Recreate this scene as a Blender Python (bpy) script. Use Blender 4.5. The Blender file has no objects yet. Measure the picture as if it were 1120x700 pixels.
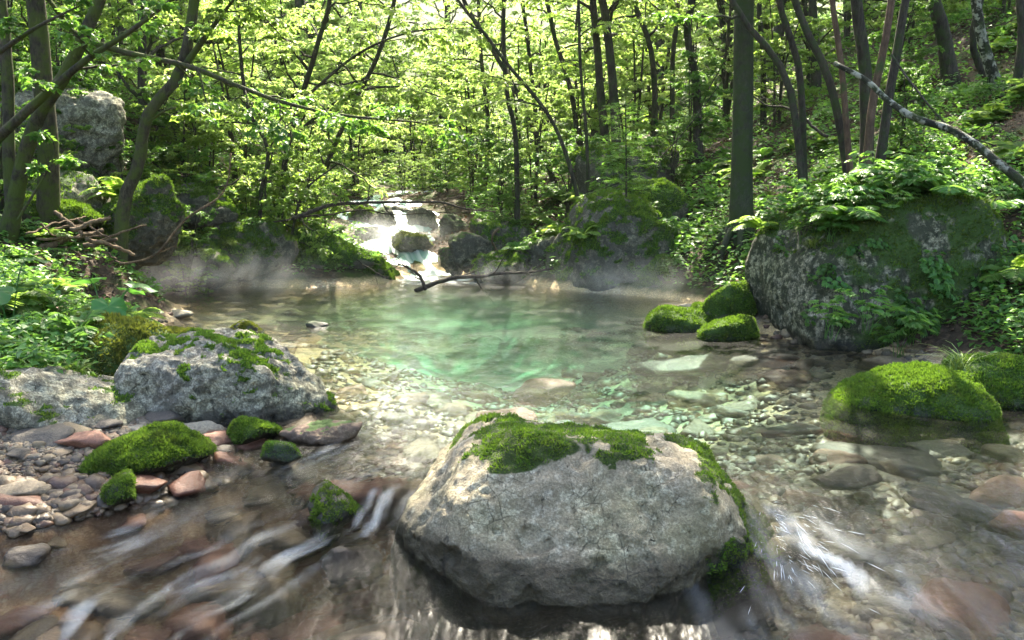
import bpy, bmesh, math, random
import numpy as np
from mathutils import Vector

# ------------------------------------------------------------------ camera, sky, sun, exposure
scn = bpy.context.scene
COL = scn.collection
CAM_H = 1.5
PITCH = math.radians(9.15)
FPX = 560 / math.tan(math.radians(31.0))
cam_d = bpy.data.cameras.new('camera')
cam_d.sensor_width = 36.0
cam_d.lens = 18.0 / math.tan(math.radians(31.0))
cam_d.clip_end = 800
cam_d.clip_start = 0.05
cam = bpy.data.objects.new('camera', cam_d)
COL.objects.link(cam)
cam.location = (0, 0, CAM_H)
cam.rotation_euler = (math.radians(90) - PITCH, 0, 0)
scn.camera = cam

SUN_EL = math.radians(50)
SUN_AZ = math.radians(4)          # direction the light comes from, clockwise from +Y
world = bpy.data.worlds.new("World")
scn.world = world
world.use_nodes = True
wn = world.node_tree
sky = wn.nodes.new('ShaderNodeTexSky')
sky.sky_type = 'NISHITA'
sky.sun_disc = False
sky.sun_elevation = SUN_EL
sky.sun_rotation = SUN_AZ
sky.air_density = 1.0
sky.dust_density = 4.0
bg = wn.nodes['Background']
bg.inputs['Strength'].default_value = 0.15
wn.links.new(sky.outputs[0], bg.inputs[0])
sun_d = bpy.data.lights.new('sun', 'SUN')
sun_d.energy = 4.8
sun_d.angle = math.radians(0.5)
sun_d.color = (1.0, 0.91, 0.74)
sun = bpy.data.objects.new('sun', sun_d)
COL.objects.link(sun)
sd = Vector((math.sin(SUN_AZ) * math.cos(SUN_EL), math.cos(SUN_AZ) * math.cos(SUN_EL), math.sin(SUN_EL)))
sun.rotation_euler = sd.to_track_quat('Z', 'Y').to_euler()

scn.view_settings.view_transform = 'Standard'
scn.view_settings.look = 'None'
scn.view_settings.gamma = 1.0
scn.view_settings.exposure = 2.55
cy = scn.cycles
cy.max_bounces = 8
cy.diffuse_bounces = 4
cy.glossy_bounces = 3
cy.transmission_bounces = 6
cy.transparent_max_bounces = 12
cy.volume_bounces = 1
cy.caustics_reflective = False
cy.caustics_refractive = False
cy.sample_clamp_indirect = 4.0
cy.use_denoising = True
cy.denoiser = 'OPENIMAGEDENOISE'
cy.volume_step_rate = 4.0

# ------------------------------------------------------------------ helpers
_c, _s = math.cos(PITCH), math.sin(PITCH)


def ray(px, py):
    x = (px - 560) / FPX
    y = -(py - 350) / FPX
    return np.array([x, _c + y * _s, -_s + y * _c])


def P(px, py, d):
    """the point at depth d (world Y) seen at photo pixel (px, py)"""
    r = ray(px, py)
    return np.array([0, 0, CAM_H]) + r * (d / r[1])


def W(px, py, z=0.0):
    """the point at height z seen at photo pixel (px, py)"""
    r = ray(px, py)
    return np.array([0, 0, CAM_H]) + r * ((z - CAM_H) / r[2])


def pix(x, y, z):
    v = np.array([x, y, z - CAM_H])
    f = v[1] * _c - v[2] * _s
    u = v[1] * _s + v[2] * _c
    return 560 + FPX * v[0] / f, 350 - FPX * u / f


def _hash(ix, iy, iz, seed):
    h = (ix.astype(np.int64) * 374761393 + iy.astype(np.int64) * 668265263 + iz.astype(np.int64) * 1440662683 + seed * 974634777) & 0xFFFFFFFF
    h = ((h ^ (h >> 13)) * 1274126177) & 0xFFFFFFFF
    h = ((h ^ (h >> 16)) * 2246822519) & 0xFFFFFFFF
    h = h ^ (h >> 15)
    return (h & 0xFFFFFF) / float(0xFFFFFF) * 2 - 1


def vnoise(p, seed=0):
    p = np.asarray(p, float)
    i = np.floor(p).astype(np.int64)
    f = p - i
    u = f * f * f * (f * (f * 6 - 15) + 10)
    x, y, z = i[:, 0], i[:, 1], i[:, 2]
    ux, uy, uz = u[:, 0], u[:, 1], u[:, 2]
    r = 0
    for dz in (0, 1):
        for dy in (0, 1):
            a = _hash(x, y + dy, z + dz, seed)
            b = _hash(x + 1, y + dy, z + dz, seed)
            r = r + (a * (1 - ux) + b * ux) * (uy if dy else 1 - uy) * (uz if dz else 1 - uz)
    return r


def fbm(p, oct=4, seed=0, gain=0.5, lac=2.03):
    p = np.asarray(p, float)
    a, t, r = 1.0, 0.0, 0
    for o in range(oct):
        r = r + a * vnoise(p + o * 17.3, seed + o * 7)
        t += a
        a *= gain
        p = p * lac
    return r / t


def fbm2(x, y, f, oct=4, seed=0, gain=0.5):
    x = np.asarray(x, float)
    return fbm(np.stack([x.ravel() * f, np.asarray(y, float).ravel() * f, np.zeros(x.size) + 0.5], 1), oct, seed, gain).reshape(x.shape)


def sstep(a, b, x):
    t = np.clip((x - a) / (b - a), 0, 1)
    return t * t * (3 - 2 * t)


def mesh_data(name, V, F, mat, smooth=True, attrs=None):
    """V (n,3); F one (m,k) array or a list of them"""
    V = np.asarray(V, np.float32)
    if not isinstance(F, (list, tuple)):
        F = [F]
    F = [np.asarray(f, np.int32) for f in F if len(f)]
    me = bpy.data.meshes.new(name)
    me.vertices.add(len(V))
    me.vertices.foreach_set('co', V.ravel())
    tot = np.concatenate([np.full(len(f), f.shape[1], np.int32) for f in F])
    idx = np.concatenate([f.ravel() for f in F])
    me.loops.add(len(idx))
    me.loops.foreach_set('vertex_index', idx)
    me.polygons.add(len(tot))
    st = np.zeros(len(tot), np.int32)
    st[1:] = np.cumsum(tot)[:-1]
    me.polygons.foreach_set('loop_start', st)
    try:
        me.polygons.foreach_set('loop_total', tot)
    except Exception:
        pass
    if smooth:
        me.polygons.foreach_set('use_smooth', np.ones(len(tot), bool))
    me.update(calc_edges=True)
    for k, v in (attrs or {}).items():
        at = me.attributes.new(k, 'FLOAT', 'POINT')
        at.data.foreach_set('value', np.asarray(v, np.float32))
    me.materials.append(mat)
    return me


def link(name, me, parent=None, loc=None, rot=None):
    o = bpy.data.objects.new(name, me)
    COL.objects.link(o)
    if loc is not None:
        o.location = [float(c) for c in loc]
    if rot is not None:
        o.rotation_euler = rot
    if parent is not None:
        o.parent = parent
    return o


def obj(name, V, F, mat, parent=None, loc=None, smooth=True, attrs=None):
    return link(name, mesh_data(name, V, F, mat, smooth, attrs), parent, loc)


def tag(o, label, cat, group=None, kind=None):
    if label:
        o['label'] = label
    if cat:
        o['category'] = cat
    if group:
        o['group'] = group
    if kind:
        o['kind'] = kind
    return o


def empty(name, loc):
    o = bpy.data.objects.new(name, None)
    COL.objects.link(o)
    o.location = [float(c) for c in loc]
    o.empty_display_size = 0.1
    return o


def copy_tree(o, loc, rz=0.0, sc=1.0, rot=None):
    c = o.copy()
    COL.objects.link(c)
    c.location = [float(q) for q in loc]
    c.rotation_euler = rot if rot is not None else (0, 0, rz)
    c.scale = (sc, sc, sc) if not hasattr(sc, '__len__') else sc
    for ch in list(o.children):
        d = ch.copy()
        COL.objects.link(d)
        d.parent = c
    return c


# ------------------------------------------------------------------ materials
class NT:
    def __init__(self, name):
        self.m = bpy.data.materials.new(name)
        self.m.use_nodes = True
        self.t = self.m.node_tree
        self.t.nodes.clear()
        self.out = self.n('ShaderNodeOutputMaterial')

    def n(self, typ, **kw):
        nd = self.t.nodes.new(typ)
        for k, v in kw.items():
            setattr(nd, k, v)
        return nd

    def l(self, a, b):
        self.t.links.new(a, b)

    def val(self, sock, v):
        if isinstance(v, bpy.types.NodeSocket):
            self.l(v, sock)
        else:
            sock.default_value = v

    def noise(self, vec, scale, detail=4, rough=0.55, dist=0.0):
        nd = self.n('ShaderNodeTexNoise')
        nd.inputs['Scale'].default_value = scale
        nd.inputs['Detail'].default_value = detail
        nd.inputs['Roughness'].default_value = rough
        nd.inputs['Distortion'].default_value = dist
        if vec is not None:
            self.l(vec, nd.inputs['Vector'])
        return nd.outputs['Fac']

    def voro(self, vec, scale, feature='F1', out='Distance'):
        nd = self.n('ShaderNodeTexVoronoi', feature=feature)
        nd.inputs['Scale'].default_value = scale
        if vec is not None:
            self.l(vec, nd.inputs['Vector'])
        return nd.outputs[out]

    def ramp(self, fac, stops, interp='LINEAR'):
        nd = self.n('ShaderNodeValToRGB')
        cr = nd.color_ramp
        cr.interpolation = interp
        while len(cr.elements) > 1:
            cr.elements.remove(cr.elements[-1])
        for i, (p, c) in enumerate(stops):
            e = cr.elements[0] if i == 0 else cr.elements.new(p)
            e.position = p
            if not hasattr(c, '__len__'):
                c = (c, c, c)
            e.color = (*c, 1)
        self.l(fac, nd.inputs[0])
        return nd.outputs[0]

    def mix(self, fac, a, b, blend='MIX'):
        nd = self.n('ShaderNodeMix', data_type='RGBA', blend_type=blend)
        self.val(nd.inputs[0], fac)
        for s, v in ((nd.inputs[6], a), (nd.inputs[7], b)):
            if isinstance(v, bpy.types.NodeSocket):
                self.l(v, s)
            else:
                s.default_value = (*v, 1)
        return nd.outputs[2]

    def math(self, op, a, b=0.0, clamp=False):
        nd = self.n('ShaderNodeMath', operation=op, use_clamp=clamp)
        self.val(nd.inputs[0], a)
        self.val(nd.inputs[1], b)
        return nd.outputs[0]

    def mapr(self, v, a, b, c=0.0, d=1.0):
        nd = self.n('ShaderNodeMapRange')
        self.l(v, nd.inputs[0])
        for i, q in enumerate((a, b, c, d)):
            nd.inputs[i + 1].default_value = q
        return nd.outputs[0]

    def attr(self, name):
        nd = self.n('ShaderNodeAttribute', attribute_name=name)
        return nd.outputs['Fac']

    def pos(self):
        return self.n('ShaderNodeNewGeometry').outputs['Position']

    def obj(self):
        return self.n('ShaderNodeTexCoord').outputs['Object']

    def island(self):
        return self.n('ShaderNodeNewGeometry').outputs['Random Per Island']

    def objrand(self):
        return self.n('ShaderNodeObjectInfo').outputs['Random']

    def bump(self, h, strength=0.5, dist=0.02, normal=None):
        nd = self.n('ShaderNodeBump')
        nd.inputs['Strength'].default_value = strength
        nd.inputs['Distance'].default_value = dist
        self.l(h, nd.inputs['Height'])
        if normal is not None:
            self.l(normal, nd.inputs['Normal'])
        return nd.outputs[0]

    def pbsdf(self, col, rough=0.7, normal=None, spec=0.4):
        nd = self.n('ShaderNodeBsdfPrincipled')
        self.val(nd.inputs['Base Color'], col if isinstance(col, bpy.types.NodeSocket) else (*col, 1))
        self.val(nd.inputs['Roughness'], rough)
        self.val(nd.inputs['Specular IOR Level'], spec)
        if normal is not None:
            self.l(normal, nd.inputs['Normal'])
        return nd.outputs[0]

    def mixsh(self, fac, a, b):
        nd = self.n('ShaderNodeMixShader')
        self.val(nd.inputs[0], fac)
        self.l(a, nd.inputs[1])
        self.l(b, nd.inputs[2])
        return nd.outputs[0]

    def done(self, sh, vol=None):
        if sh is not None:
            self.l(sh, self.out.inputs['Surface'])
        if vol is not None:
            self.l(vol, self.out.inputs['Volume'])
        return self.m


def leaf_material(name, dark, light, trans, tfac=0.45, rough=0.45, brown=None, patch=None):
    t = NT(name)
    r = t.island()
    col = t.ramp(r, [(0.0, dark), (0.7, light), (1.0, tuple(c * 1.15 for c in light))])
    if brown is not None:
        col = t.mix(t.math('GREATER_THAN', r, 0.965), col, brown)
    if patch is not None:                     # dry, yellowed patches
        pn = t.noise(t.pos(), 7.0, 5, 0.65, 0.4)
        col = t.mix(t.mapr(pn, 0.50, 0.66, 0, 0.75), col, patch)
        col = t.mix(t.mapr(t.noise(t.pos(), 19.0, 4, 0.65), 0.34, 0.56, 0.55, 0.0), col, dark)
    orr = t.objrand()
    f = t.mapr(orr, 0, 1, 0.8, 1.2)
    hs = t.n('ShaderNodeHueSaturation')
    t.l(col, hs.inputs['Color'])
    t.l(f, hs.inputs['Value'])
    t.l(t.mapr(orr, 0, 1, 0.488, 0.512), hs.inputs['Hue'])
    b = t.pbsdf(hs.outputs[0], rough, None, 0.35)
    tr = t.n('ShaderNodeBsdfTranslucent')
    tc = t.ramp(r, [(0.0, tuple(c * 0.7 for c in trans)), (1.0, trans)])
    t.l(tc, tr.inputs[0])
    return t.done(t.mixsh(tfac, b, tr.outputs[0]))


M = {}
M['leaf'] = leaf_material('beech leaf', (0.034, 0.086, 0.013), (0.088, 0.168, 0.030), (0.40, 0.60, 0.09), 0.55)
M['leaf_bright'] = leaf_material('young leaf', (0.060, 0.105, 0.015), (0.120, 0.170, 0.030), (0.52, 0.72, 0.17), 0.6, brown=(0.20, 0.12, 0.04))
M['leaf_dark'] = leaf_material('shade leaf', (0.022, 0.074, 0.014), (0.058, 0.138, 0.026), (0.22, 0.44, 0.05), 0.48)
M['leaf_low'] = leaf_material('herb leaf', (0.032, 0.100, 0.018), (0.080, 0.190, 0.036), (0.26, 0.50, 0.07), 0.45)
M['leaf_gloss'] = leaf_material('butterbur leaf', (0.040, 0.120, 0.025), (0.060, 0.160, 0.035), (0.16, 0.42, 0.05), 0.40, 0.35)
M['leaf_far'] = leaf_material('far leaf', (0.055, 0.105, 0.018), (0.120, 0.185, 0.032), (0.58, 0.80, 0.22), 0.6)
M['grass'] = leaf_material('grass blade', (0.050, 0.110, 0.018), (0.110, 0.170, 0.035), (0.28, 0.40, 0.07), 0.35)
M['moss'] = leaf_material('moss', (0.026, 0.062, 0.008), (0.105, 0.178, 0.018), (0.20, 0.36, 0.025), 0.3, 0.8, patch=(0.120, 0.120, 0.026))
M['moss_yellow'] = leaf_material('sunny moss', (0.060, 0.080, 0.010), (0.150, 0.170, 0.020), (0.22, 0.26, 0.03), 0.25, 0.8)


def rock_material(name, base, pale, dark, mosscol=(0.042, 0.082, 0.011), pale_amt=0.5, pits=0.5, scale=1.0, wet=None, bumpy=1.0):
    t = NT(name)
    co = t.obj()
    n1 = t.noise(co, 3.2 * scale, 8, 0.65)
    n2 = t.noise(co, 14 * scale, 7, 0.7)
    n3 = t.noise(co, 60 * scale, 5, 0.7)
    col = t.mix(t.mapr(n1, 0.35, 0.65), base, tuple(c * 0.72 for c in base))
    blot = t.math('MULTIPLY', t.mapr(t.math('ADD', n2, t.math('MULTIPLY', n1, 0.5)), 0.82 - 0.2 * pale_amt, 0.98 - 0.2 * pale_amt), t.mapr(n3, 0.30, 0.62, 0.35, 1.0))
    col = t.mix(blot, col, pale)
    pit = t.mapr(t.noise(co, 22 * scale, 6, 0.75, 0.6), 0.36, 0.30)
    col = t.mix(t.math('MULTIPLY', pit, pits), col, dark)
    v = t.voro(co, 7 * scale, 'DISTANCE_TO_EDGE')
    crack = t.math('MULTIPLY', t.mapr(v, 0.035, 0.0), t.mapr(n1, 0.45, 0.6))
    col = t.mix(t.math('MULTIPLY', crack, 0.7 * pits), col, dark)
    ms = t.n('ShaderNodeMapping')
    ms.inputs['Scale'].default_value = (1.6, 1.6, 0.5)
    t.l(co, ms.inputs[0])
    stain = t.mapr(t.noise(ms.outputs[0], 6.5 * scale, 8, 0.75, 0.3), 0.585, 0.65)
    col = t.mix(t.math('MULTIPLY', stain, 0.75 * pits), col, tuple(q * 1.6 for q in dark))
    tint = t.noise(co, 1.7 * scale, 4, 0.6)
    col = t.mix(t.mapr(tint, 0.42, 0.66, 0, 0.45), col, t.mix(1.0, col, (0.80, 0.86, 0.52), 'MULTIPLY'))
    speck = t.mapr(n3, 0.42, 0.62, 0.7, 1.18)
    col = t.mix(1.0, col, speck, 'MULTIPLY')
    # moss and algae film
    mo = t.attr('moss')
    mossc = t.mix(t.mapr(n2, 0.3, 0.7), tuple(c * 0.55 for c in mosscol), mosscol)
    mf = t.mapr(t.math('ADD', mo, t.math('MULTIPLY', t.math('SUBTRACT', n3, 0.5), 0.7)), 0.35, 0.6)
    col = t.mix(mf, col, mossc)
    rough = 0.85
    if wet is not None:
        z = t.n('ShaderNodeSeparateXYZ')
        t.l(t.pos(), z.inputs[0])
        w = t.mapr(t.math('ADD', z.outputs[2], t.math('MULTIPLY', t.math('SUBTRACT', n1, 0.5), 0.10)), wet + 0.07, wet)
        col = t.mix(w, col, t.mix(1.0, col, (0.20, 0.19, 0.15), 'MULTIPLY'))
        rough = t.mapr(w, 0, 1, 0.85, 0.35)
    h = t.math('ADD', t.math('MULTIPLY', n2, 0.7), t.math('ADD', t.math('MULTIPLY', n3, 0.35), t.math('MULTIPLY', pit, -0.6)))
    nrm = t.bump(h, 0.75 * bumpy, 0.03 / scale)
    return t.done(t.pbsdf(col, rough, nrm, 0.35))


M['limestone'] = rock_material('pale limestone', (0.310, 0.262, 0.172), (0.520, 0.465, 0.345), (0.020, 0.016, 0.010), mosscol=(0.050, 0.075, 0.012), pale_amt=0.40, pits=1.0, scale=1.5, wet=-0.05, bumpy=1.6)
M['karst'] = rock_material('grey weathered limestone', (0.140, 0.130, 0.098), (0.420, 0.395, 0.310), (0.010, 0.010, 0.007), pale_amt=0.62, pits=1.0, scale=1.25, wet=0.03, bumpy=1.8)
M['spotted'] = rock_material('lichen spotted rock', (0.042, 0.047, 0.024), (0.380, 0.350, 0.250), (0.012, 0.016, 0.007), pale_amt=0.50, pits=0.8, scale=1.1, wet=0.05, bumpy=1.4)
M['bankrock'] = rock_material('bank rock', (0.085, 0.080, 0.060), (0.22, 0.20, 0.15), (0.012, 0.013, 0.009), pale_amt=0.4, pits=0.9, scale=0.8, wet=0.04, bumpy=1.4)
M['mossrock'] = rock_material('mossy stone', (0.110, 0.100, 0.075), (0.20, 0.19, 0.15), (0.020, 0.022, 0.012), pale_amt=0.3, pits=0.6, scale=2, wet=0.01)
M['brownstone'] = rock_material('brown stone', (0.150, 0.100, 0.070), (0.24, 0.18, 0.13), (0.030, 0.022, 0.018), pale_amt=0.3, pits=0.5, scale=2.5, wet=-0.05)


def stone_material(name, cols, darkf=0.6):
    t = NT(name)
    co = t.obj()
    r = t.objrand()
    isl = t.island()
    q = t.math('FRACT', t.math('ADD', r, isl))
    base = t.ramp(q, [(i / max(1, len(cols) - 1), c) for i, c in enumerate(cols)])
    n1 = t.noise(co, 9, 6, 0.65)
    n2 = t.noise(co, 45, 4, 0.7)
    col = t.mix(t.mapr(n1, 0.35, 0.68), tuple(darkf for _ in range(3)), (1.12, 1.1, 1.06))
    col = t.mix(1.0, base, col, 'MULTIPLY')
    col = t.mix(t.mapr(n2, 0.55, 0.75, 0, 0.4), col, (0.42, 0.40, 0.34))
    sz = t.n('ShaderNodeSeparateXYZ')
    t.l(t.pos(), sz.inputs[0])
    wet = t.mapr(t.math('ADD', sz.outputs[2], t.math('MULTIPLY', n1, 0.05)), 0.055, 0.015)
    col = t.mix(wet, col, t.mix(1.0, col, (0.58, 0.50, 0.41), 'MULTIPLY'))
    return t.done(t.pbsdf(col, t.mapr(wet, 0, 1, 0.70, 0.48), t.bump(t.math('ADD', n1, t.math('MULTIPLY', n2, 0.4)), 0.5, 0.02), 0.4))


M['stone_tan'] = stone_material('tan stone', [(0.150, 0.105, 0.058), (0.215, 0.165, 0.100), (0.170, 0.128, 0.066)])
M['stone_red'] = stone_material('reddish stone', [(0.170, 0.066, 0.038), (0.235, 0.108, 0.066), (0.105, 0.045, 0.030)])
M['stone_grey'] = stone_material('grey stone', [(0.060, 0.050, 0.038), (0.095, 0.080, 0.060), (0.050, 0.040, 0.032)])
M['stone_pale'] = stone_material('pale stone', [(0.270, 0.235, 0.165), (0.330, 0.290, 0.210), (0.230, 0.200, 0.135)])
M['pebbles'] = stone_material('pebble mix', [(0.150, 0.110, 0.062), (0.225, 0.185, 0.120), (0.075, 0.058, 0.040), (0.180, 0.138, 0.078), (0.115, 0.056, 0.036), (0.120, 0.100, 0.070), (0.050, 0.040, 0.030)])


def bark_material(name, a, b, mosscol, mossamt, stretch=0.25, lichen=None):
    t = NT(name)
    co = t.obj()
    mp = t.n('ShaderNodeMapping')
    mp.inputs['Scale'].default_value = (1, 1, stretch)
    t.l(co, mp.inputs[0])
    n1 = t.noise(mp.outputs[0], 38, 7, 0.75, 0.3)
    n2 = t.noise(co, 5, 6, 0.7)
    col = t.mix(t.mapr(n1, 0.40, 0.60), a, b)
    col = t.mix(t.mapr(t.noise(co, 2.2, 3, 0.6), 0.45, 0.62, 0, 0.55), col, tuple(q * 0.45 for q in a))
    if lichen is not None:
        col = t.mix(t.mapr(t.noise(co, 11, 4, 0.6), 0.50, 0.56), col, lichen)
    col = t.mix(t.mapr(n2, 0.62 - mossamt * 0.4, 0.75 - mossamt * 0.4), col, mosscol)
    return t.done(t.pbsdf(col, 0.85, t.bump(n1, 1.0, 0.03), 0.25))


M['bark'] = bark_material('grey brown bark', (0.028, 0.023, 0.017), (0.075, 0.062, 0.047), (0.035, 0.050, 0.016), 0.35)
M['bark_moss'] = bark_material('mossy bark', (0.028, 0.024, 0.015), (0.085, 0.072, 0.046), (0.060, 0.080, 0.014), 0.48, 0.35)
M['bark_beech'] = bark_material('smooth beech bark', (0.034, 0.038, 0.022), (0.066, 0.070, 0.042), (0.034, 0.052, 0.014), 0.50, 0.5)
M['bark_lichen'] = bark_material('lichen bark', (0.020, 0.022, 0.014), (0.050, 0.050, 0.030), (0.035, 0.050, 0.014), 0.25, 1.0, (0.30, 0.30, 0.23))
M['bark_red'] = bark_material('brown bark', (0.075, 0.045, 0.028), (0.150, 0.095, 0.062), (0.05, 0.07, 0.02), 0.2)
M['deadwood'] = bark_material('bleached driftwood', (0.090, 0.058, 0.032), (0.220, 0.155, 0.090), (0.050, 0.034, 0.018), 0.30, 0.3)
M['darkwood'] = bark_material('wet dead wood', (0.030, 0.024, 0.018), (0.080, 0.062, 0.045), (0.04, 0.05, 0.02), 0.15)

# ------------------------------------------------------------------ ground
CTRL = np.array([
    # stream bed
    (-4, 0, -.5), (0, 0, -.85), (4, 0, -.5), (-3, 1, -.6), (0, 1, -.75), (3, 1, -.5), (-1.6, 2.5, -.52), (0, 2.3, -.65), (1.5, 2.6, -.50), (2.6, 2.5, -.42),
    (-2.4, 3.2, -.32), (-1.2, 3.5, -.40), (.2, 3.4, -.5), (1.5, 3.5, -.34), (2.5, 3.6, -.28), (3.6, 3.6, -.22), (4.6, 3.6, 0.0), (-3.4, 3.4, -.15), (-4.2, 3.6, .2),
    (-2.7, 4.7, .04), (-2.1, 4.6, -.05), (-1.3, 4.7, -.16), (-.3, 5, -.24), (1, 5, -.32), (2.2, 4.8, -.26), (3.4, 5, -.14), (4.3, 5, .08),
    (-4, 6.3, .5), (-3.1, 6.2, .25), (-2.5, 6.6, -.04), (-1.3, 6.6, -.16), (-.3, 6, -.26), (.8, 5.8, -.40), (0, 6.6, -.40), (1.2, 6.5, -.50), (2.2, 6.5, -.24), (-.4, 7.6, -.56), (.8, 7.6, -.66), (1.7, 7.4, -.46), (3.0, 6.3, -.16), (3.7, 6.1, .04), (2.9, 7.1, -.16), (4.4, 6, .5),
    (-6, 7, 1.1), (-4.3, 7.4, .6), (-3.5, 7.6, .22), (-3.0, 7.7, -.02), (-5, 8.7, .74), (-4.1, 8.7, .14), (-4.75, 9.3, .80), (-5.5, 9.6, .92), (-4.15, 9.4, .42), (-4.5, 10.0, .42), (-3.75, 9.6, -.05), (-2.5, 8.5, -.10), (-1.4, 8.5, -.32), (0, 8.7, -.72), (1, 8.6, -.64), (1.9, 8.7, -.25), (2.7, 8.6, .12), (4.2, 8.2, .7),
    (-6, 11, .8), (-5.4, 10.6, .6), (-4.6, 11.1, -.12), (-2.8, 11, -.3), (-.5, 11, -1.1), (.5, 11, -.6), (1.9, 10.8, -.15), (2.6, 10.4, .25),
    (-5.5, 12.4, .8), (-4, 12.2, -.05), (-3.6, 12.9, .35), (-2.3, 13.1, .25), (-1.1, 13, -.35), (.1, 13.2, .15), (1.2, 12.6, .55), (2.6, 12.3, .8),
    # cascade channel and its banks
    (-1.3, 14, -.1), (-1.75, 15.4, .18), (-2.2, 17, .48), (-2.6, 19, .85), (-3, 24, 1.2), (-3.2, 35, 2.2), (-3.6, 15.5, .6), (-4.6, 17, 1.1), (-5.2, 16, 1.7), (-5.2, 20, 1.6), (-.2, 15.5, .7), (-.3, 17.5, .9), (.6, 16, 1.1), (-.9, 20, 1.3),
    # left slope
    (-5.5, 4, .7), (-7, 8.5, 1.7), (-7, 10, 1.9), (-9, 10, 3.6), (-6.5, 12, 1.6), (-8, 14, 3.4), (-12, 14, 6), (-12, 20, 6.5), (-7, 20, 2.8), (-16, 30, 9), (-8, 30, 3.6), (-9, 5, 2.6),
    # right slope
    (4.6, 7, .7), (5.2, 6, .8), (4.8, 5, .45), (4.5, 9, 1.1), (3, 10, .6), (3, 11.1, .92), (6, 9, 1.9), (6.5, 12, 2.6), (5, 12, 1.9), (4, 14, 1.9), (9, 12, 3.8), (8, 16, 4.1), (6, 16, 3.1), (4, 18, 2.4), (2, 18, 1.8),
    (10, 25, 6), (5, 25, 3.4), (16, 30, 10), (15, 15, 7), (26, 30, 14), (7, 6, 1.7), (9, 4, 2.6),
    # far
    (0, 30, 2.0), (1, 40, 3), (0, 55, 5), (-22, 50, 12), (22, 50, 13), (0, 85, 14), (-40, 80, 24), (40, 80, 24), (0, 150, 34), (-100, 150, 40), (100, 150, 40), (-100, 0, 24), (100, 0, 26), (-30, 0, 9), (30, 0, 11),
    (0, -10, -1.3), (-10, -5, 1.5), (10, -5, 1.5), (0, -50, -3), (-60, -60, 8), (60, -60, 8), (-14, 0, 3.5), (14, 0, 4), (-6, 0, .5), (6, 0, .6),
], float)


def _phi(r):
    return np.sqrt(r * r + 0.16)


def _fit():
    xy = CTRL[:, :2]
    n = len(xy)
    A = np.zeros((n + 3, n + 3))
    A[:n, :n] = _phi(np.linalg.norm(xy[:, None] - xy[None], axis=2)) - 1e-9
    A[:n, n] = 1
    A[:n, n + 1:] = xy
    A[n:, :n] = A[:n, n:].T
    return np.linalg.solve(A, np.concatenate([CTRL[:, 2], np.zeros(3)]))


_CO = _fit()


def H(x, y):
    x = np.asarray(x, float)
    y = np.asarray(y, float)
    shp = np.broadcast(x, y).shape
    x = np.broadcast_to(x, shp).ravel()
    y = np.broadcast_to(y, shp).ravel()
    out = np.empty(x.size)
    for k in range(0, x.size, 20000):
        q = np.stack([x[k:k + 20000], y[k:k + 20000]], 1)
        r = np.linalg.norm(q[:, None] - CTRL[None, :, :2], axis=2)
        out[k:k + 20000] = _phi(r) @ _CO[:-3] + _CO[-3] + q @ _CO[-2:]
    land = sstep(-.02, .35, out)
    far = sstep(8, 40, np.hypot(x, y))
    out = out + land * (.16 * fbm2(x, y, .55, 4, 3) + .06 * fbm2(x, y, 2.3, 3, 5)) + (1 - land) * .05 * fbm2(x, y, 1.6, 3, 9) + far * 1.2 * fbm2(x, y, .09, 3, 21)
    return out.reshape(shp)


def H1(x, y):
    return float(H(np.array([x]), np.array([y]))[0])


def spaced(lo, hi, c0, c1, step, growth):
    a = list(np.arange(c0, c1 + 1e-6, step))
    s, v = step, a[-1]
    while v < hi:
        s *= growth
        v += s
        a.append(v)
    s, v = step, a[0]
    while v > lo:
        s *= growth
        v -= s
        a.insert(0, v)
    return np.array(a)


def grid(xs, ys):
    X, Y = np.meshgrid(xs, ys)
    nx, ny = len(xs), len(ys)
    i = (np.arange(ny - 1)[:, None] * nx + np.arange(nx - 1)[None]).ravel()
    F = np.stack([i, i + 1, i + 1 + nx, i + nx], 1)
    return X, Y, F


xs = spaced(-260, 260, -6.5, 6.5, .055, 1.06)
ys = spaced(-120, 320, 1.0, 15, .055, 1.05)
X, Y, F = grid(xs, ys)
Z = H(X, Y)
t = NT('forest floor and stream bed')
po = t.pos()
sx = t.n('ShaderNodeSeparateXYZ')
t.l(po, sx.inputs[0])
n1 = t.noise(po, 1.3, 6, 0.6)
n2 = t.noise(po, 9, 5, 0.65)
n3 = t.noise(po, 45, 4, 0.7)
cellc = t.voro(po, 22, 'F1', 'Color')
cg = t.n('ShaderNodeSeparateColor')
t.l(cellc, cg.inputs[0])
litter = t.ramp(cg.outputs[0], [(0, (0.035, 0.024, 0.016)), (0.5, (0.080, 0.052, 0.034)), (1, (0.130, 0.085, 0.055))])
litter = t.mix(t.mapr(n2, 0.35, 0.7), (0.030, 0.024, 0.015), litter)
far_g = t.mapr(sx.outputs[1], 20, 30)
land = t.mix(t.math('MAXIMUM', t.mapr(n1, 0.48, 0.60), far_g), litter, t.mix(t.mapr(n2, 0.3, 0.7), (0.020, 0.032, 0.008), (0.060, 0.085, 0.016)))
wv = t.n('ShaderNodeVectorMath', operation='ADD')
nv_ = t.n('ShaderNodeTexNoise')
nv_.inputs['Scale'].default_value = 14
nv_.inputs['Detail'].default_value = 4
t.l(po, nv_.inputs['Vector'])
sc_ = t.n('ShaderNodeVectorMath', operation='SCALE')
sc_.inputs['Scale'].default_value = 0.07
t.l(nv_.outputs['Color'], sc_.inputs[0])
t.l(po, wv.inputs[0])
t.l(sc_.outputs[0], wv.inputs[1])
ve = t.voro(wv.outputs[0], 30, 'F1', 'Color')
vg = t.n('ShaderNodeSeparateColor')
t.l(ve, vg.inputs[0])
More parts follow.
